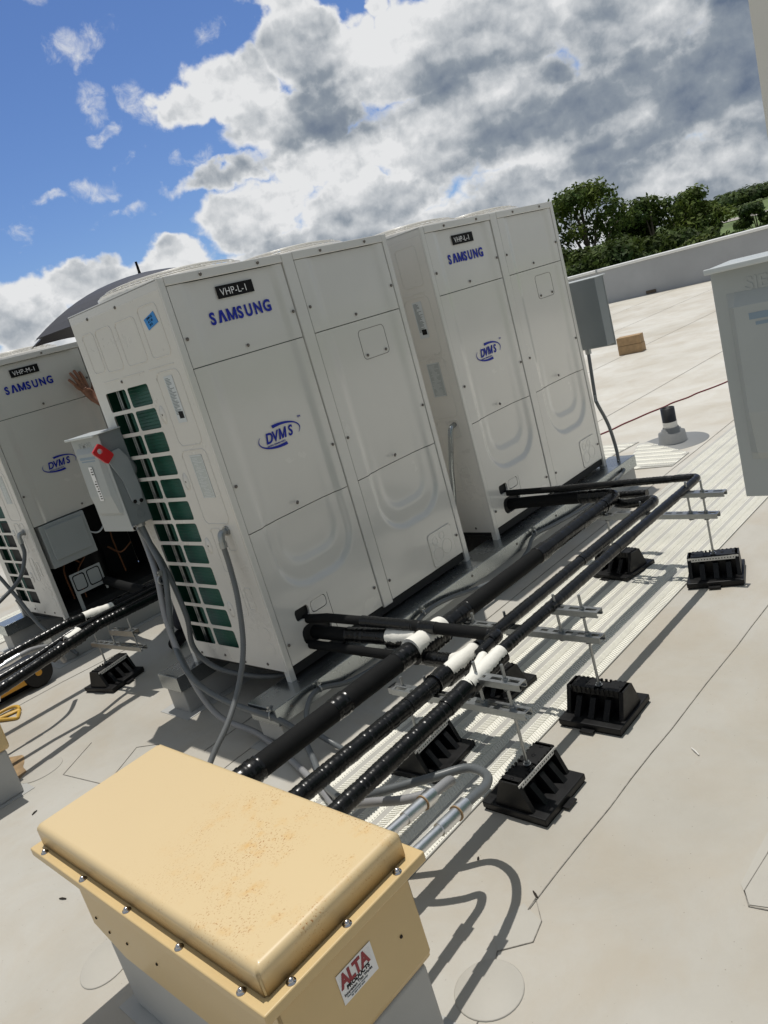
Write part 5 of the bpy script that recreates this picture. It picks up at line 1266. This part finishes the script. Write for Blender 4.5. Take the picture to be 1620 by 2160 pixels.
def tree(label, az, r, top_el, hw, seed, lm=0, nclump=34, leaves=230, size=.17, lean=0, sparse=.0, group='trees beyond the roof edge', name='tree', cat='tree', base=None):
    x, y = pol(az, r); z0 = ter(x, y) if base is None else base; top = 1.376+r*math.tan(R(top_el)); H = top-z0; rnd = random.Random(seed)
    root = empty(name, label, cat, (x, y, z0), group)
    tb = MB(); tr = H*.022
    main = [(0, 0, -.3), (.02*H*rnd.uniform(-1, 1), .02*H*rnd.uniform(-1, 1), H*.35), (lean*H*.3, .03*H*rnd.uniform(-1, 1), H*.62), (lean*H*.5, 0, H*.86)]
    tb.tube(spline(main, 6), [tr*(1.25-1.0*i/18) for i in range(19)], 8)
    cl = []
    for k in range(nclump):
        t = rnd.random(); h = (.20+.76*t)*H; env = hw*(1-((t-.42)/.62)**2*.75)
        a = rnd.uniform(0, 2*math.pi); q = env*math.sqrt(rnd.uniform(.08, 1)); c = Vector((q*math.cos(a)+lean*h*.5, q*math.sin(a), h)); cr = hw*rnd.uniform(.20, .40)
        if c.z+cr > H: c.z = H-cr*.9
        cl.append((c, cr))
        if k % 2 == 0: tb.tube(spline([(lean*h*.3, 0, h*.55), tuple(c*.55+Vector((0, 0, h*.32))), tuple(c)], 4), [tr*.4*(1-.75*i/8) for i in range(9)], 5)
    tb.build('trunk', M['bark'], root)
    lb = MB(); V = []; F = []
    for c, cr in cl:
        for j in range(int(leaves*(cr/(hw*.3))**2)):
            d = Vector((rnd.gauss(0, 1), rnd.gauss(0, 1), rnd.gauss(0, 1))).normalized(); rad = cr*(rnd.uniform(.35, 1.0)**.5)*(1+.22*noise.noise(c+d*2.3)*2)
            p = c+Vector((d.x*rad, d.y*rad, d.z*rad*.72)); s = size*rnd.uniform(.6, 1.5)
            nrm = (d+Vector((rnd.gauss(0, .6), rnd.gauss(0, .6), .5+rnd.gauss(0, .5)))).normalized(); u = nrm.orthogonal().normalized(); ang = rnd.uniform(0, 6.28)
            u = (Matrix.Rotation(ang, 3, nrm) @ u); v = nrm.cross(u)
            o = len(V); V += [tuple(p-u*s), tuple(p+v*s*.5), tuple(p+u*s), tuple(p-v*s*.5)]; F.append((o, o+1, o+2, o+3))
    lb.add(V, F, False); lb.build('crown', LEAF[lm], root)
    return root
tree('tall airy tree on the left with sky showing between its branches', 30.6, 66, 4.0, 3.1, 11, 0, 34, 190, .15)
tree('tallest broad tree right behind the right unit', 28.3, 64, 4.25, 3.9, 12, 0, 48, 230, .16)
tree('dark tree filling the dip between the two tree groups', 25.6, 72, 1.6, 3.0, 13, 1, 30, 220, .17)
tree('round tree crown just right of the gap in the trees', 24.2, 70, 2.35, 2.6, 14, 0, 32, 220, .17)
tree('broad green tree in the middle of the right group', 22.2, 72, 1.95, 3.6, 15, 0, 40, 240, .17)
tree('lower light green tree at the right end of the group', 21.0, 72, 1.0, 1.9, 16, 2, 30, 220, .16)
tree('dark leaning tree beside the right unit, low behind the roof edge', 32.0, 58, 1.6, 3.2, 17, 1, 32, 240, .17)
tree('dark undergrowth tree below the tall trees', 28.0, 54, .3, 3.6, 18, 1, 40, 240, .17)
tree('dark undergrowth tree below the broad tree', 23.5, 58, -.2, 3.8, 19, 1, 40, 240, .17)
tree('leafy bush peeping over the roof edge at the right', 21.9, 55, -1.2, 1.6, 20, 2, 26, 220, .15)
tree('dead bare-looking slim tree top at the left of the group', 31.6, 62, 3.4, .9, 21, 0, 8, 60, .12)
tree('small round tree alone in the field', 18.3, 120, -.15, 2.6, 22, 1, 20, 150, .26, base=None)
tree('dark thicket behind the parapet left of the trees', 33.8, 60, .6, 4.0, 23, 1, 36, 220, .18)
# far woods on the hill: one mass
random.seed(44); wb_ = MB(); V = []; F = []
for k in range(150):
    az = random.uniform(4, 22.5); r = random.uniform(285, 345); x, y = pol(az, r); z = ter(x, y); h = random.uniform(4.2, 6.2); w = random.uniform(3.0, 5)
    for j in range(260):
        d = Vector((random.gauss(0, 1), random.gauss(0, 1), random.gauss(0, 1))).normalized(); q = random.uniform(.6, 1)
        p = Vector((x+d.x*w*q, y+d.y*w*q, z+h*.55+d.z*h*.45*q)); s = random.uniform(.35, .8)
        nrm = (d+Vector((0, 0, .6))).normalized(); u = nrm.orthogonal().normalized(); v = nrm.cross(u); o = len(V)
        V += [tuple(p-u*s), tuple(p+v*s*.7), tuple(p+u*s), tuple(p-v*s*.7)]; F.append((o, o+1, o+2, o+3))
wb_.add(V, F); tag(wb_.build('far_woods', LEAF[1]), 'dark far woods along the crest of the hill', 'woods', kind='stuff')
# posts in the field
for az, r, h, lab in ((19.95, 84, 4.2, 'thin post with a pale box on it beside the light green tree'), (19.35, 82, 2.6, 'short post with a white cap near the field edge')):
    x, y = pol(az, r); z = ter(x, y); root = empty('post', lab, 'post', (x, y, z))
    mb = MB(); mb.tube([(0, 0, 0), (0, 0, h)], .07, 8); mb.build('pole', M['bark'], root)
    mb = MB(); mb.box((-.22, -.22, h-.35), (.22, .22, h+.1), bev=.04); mb.build('pale_head', M['grey_cover'], root)
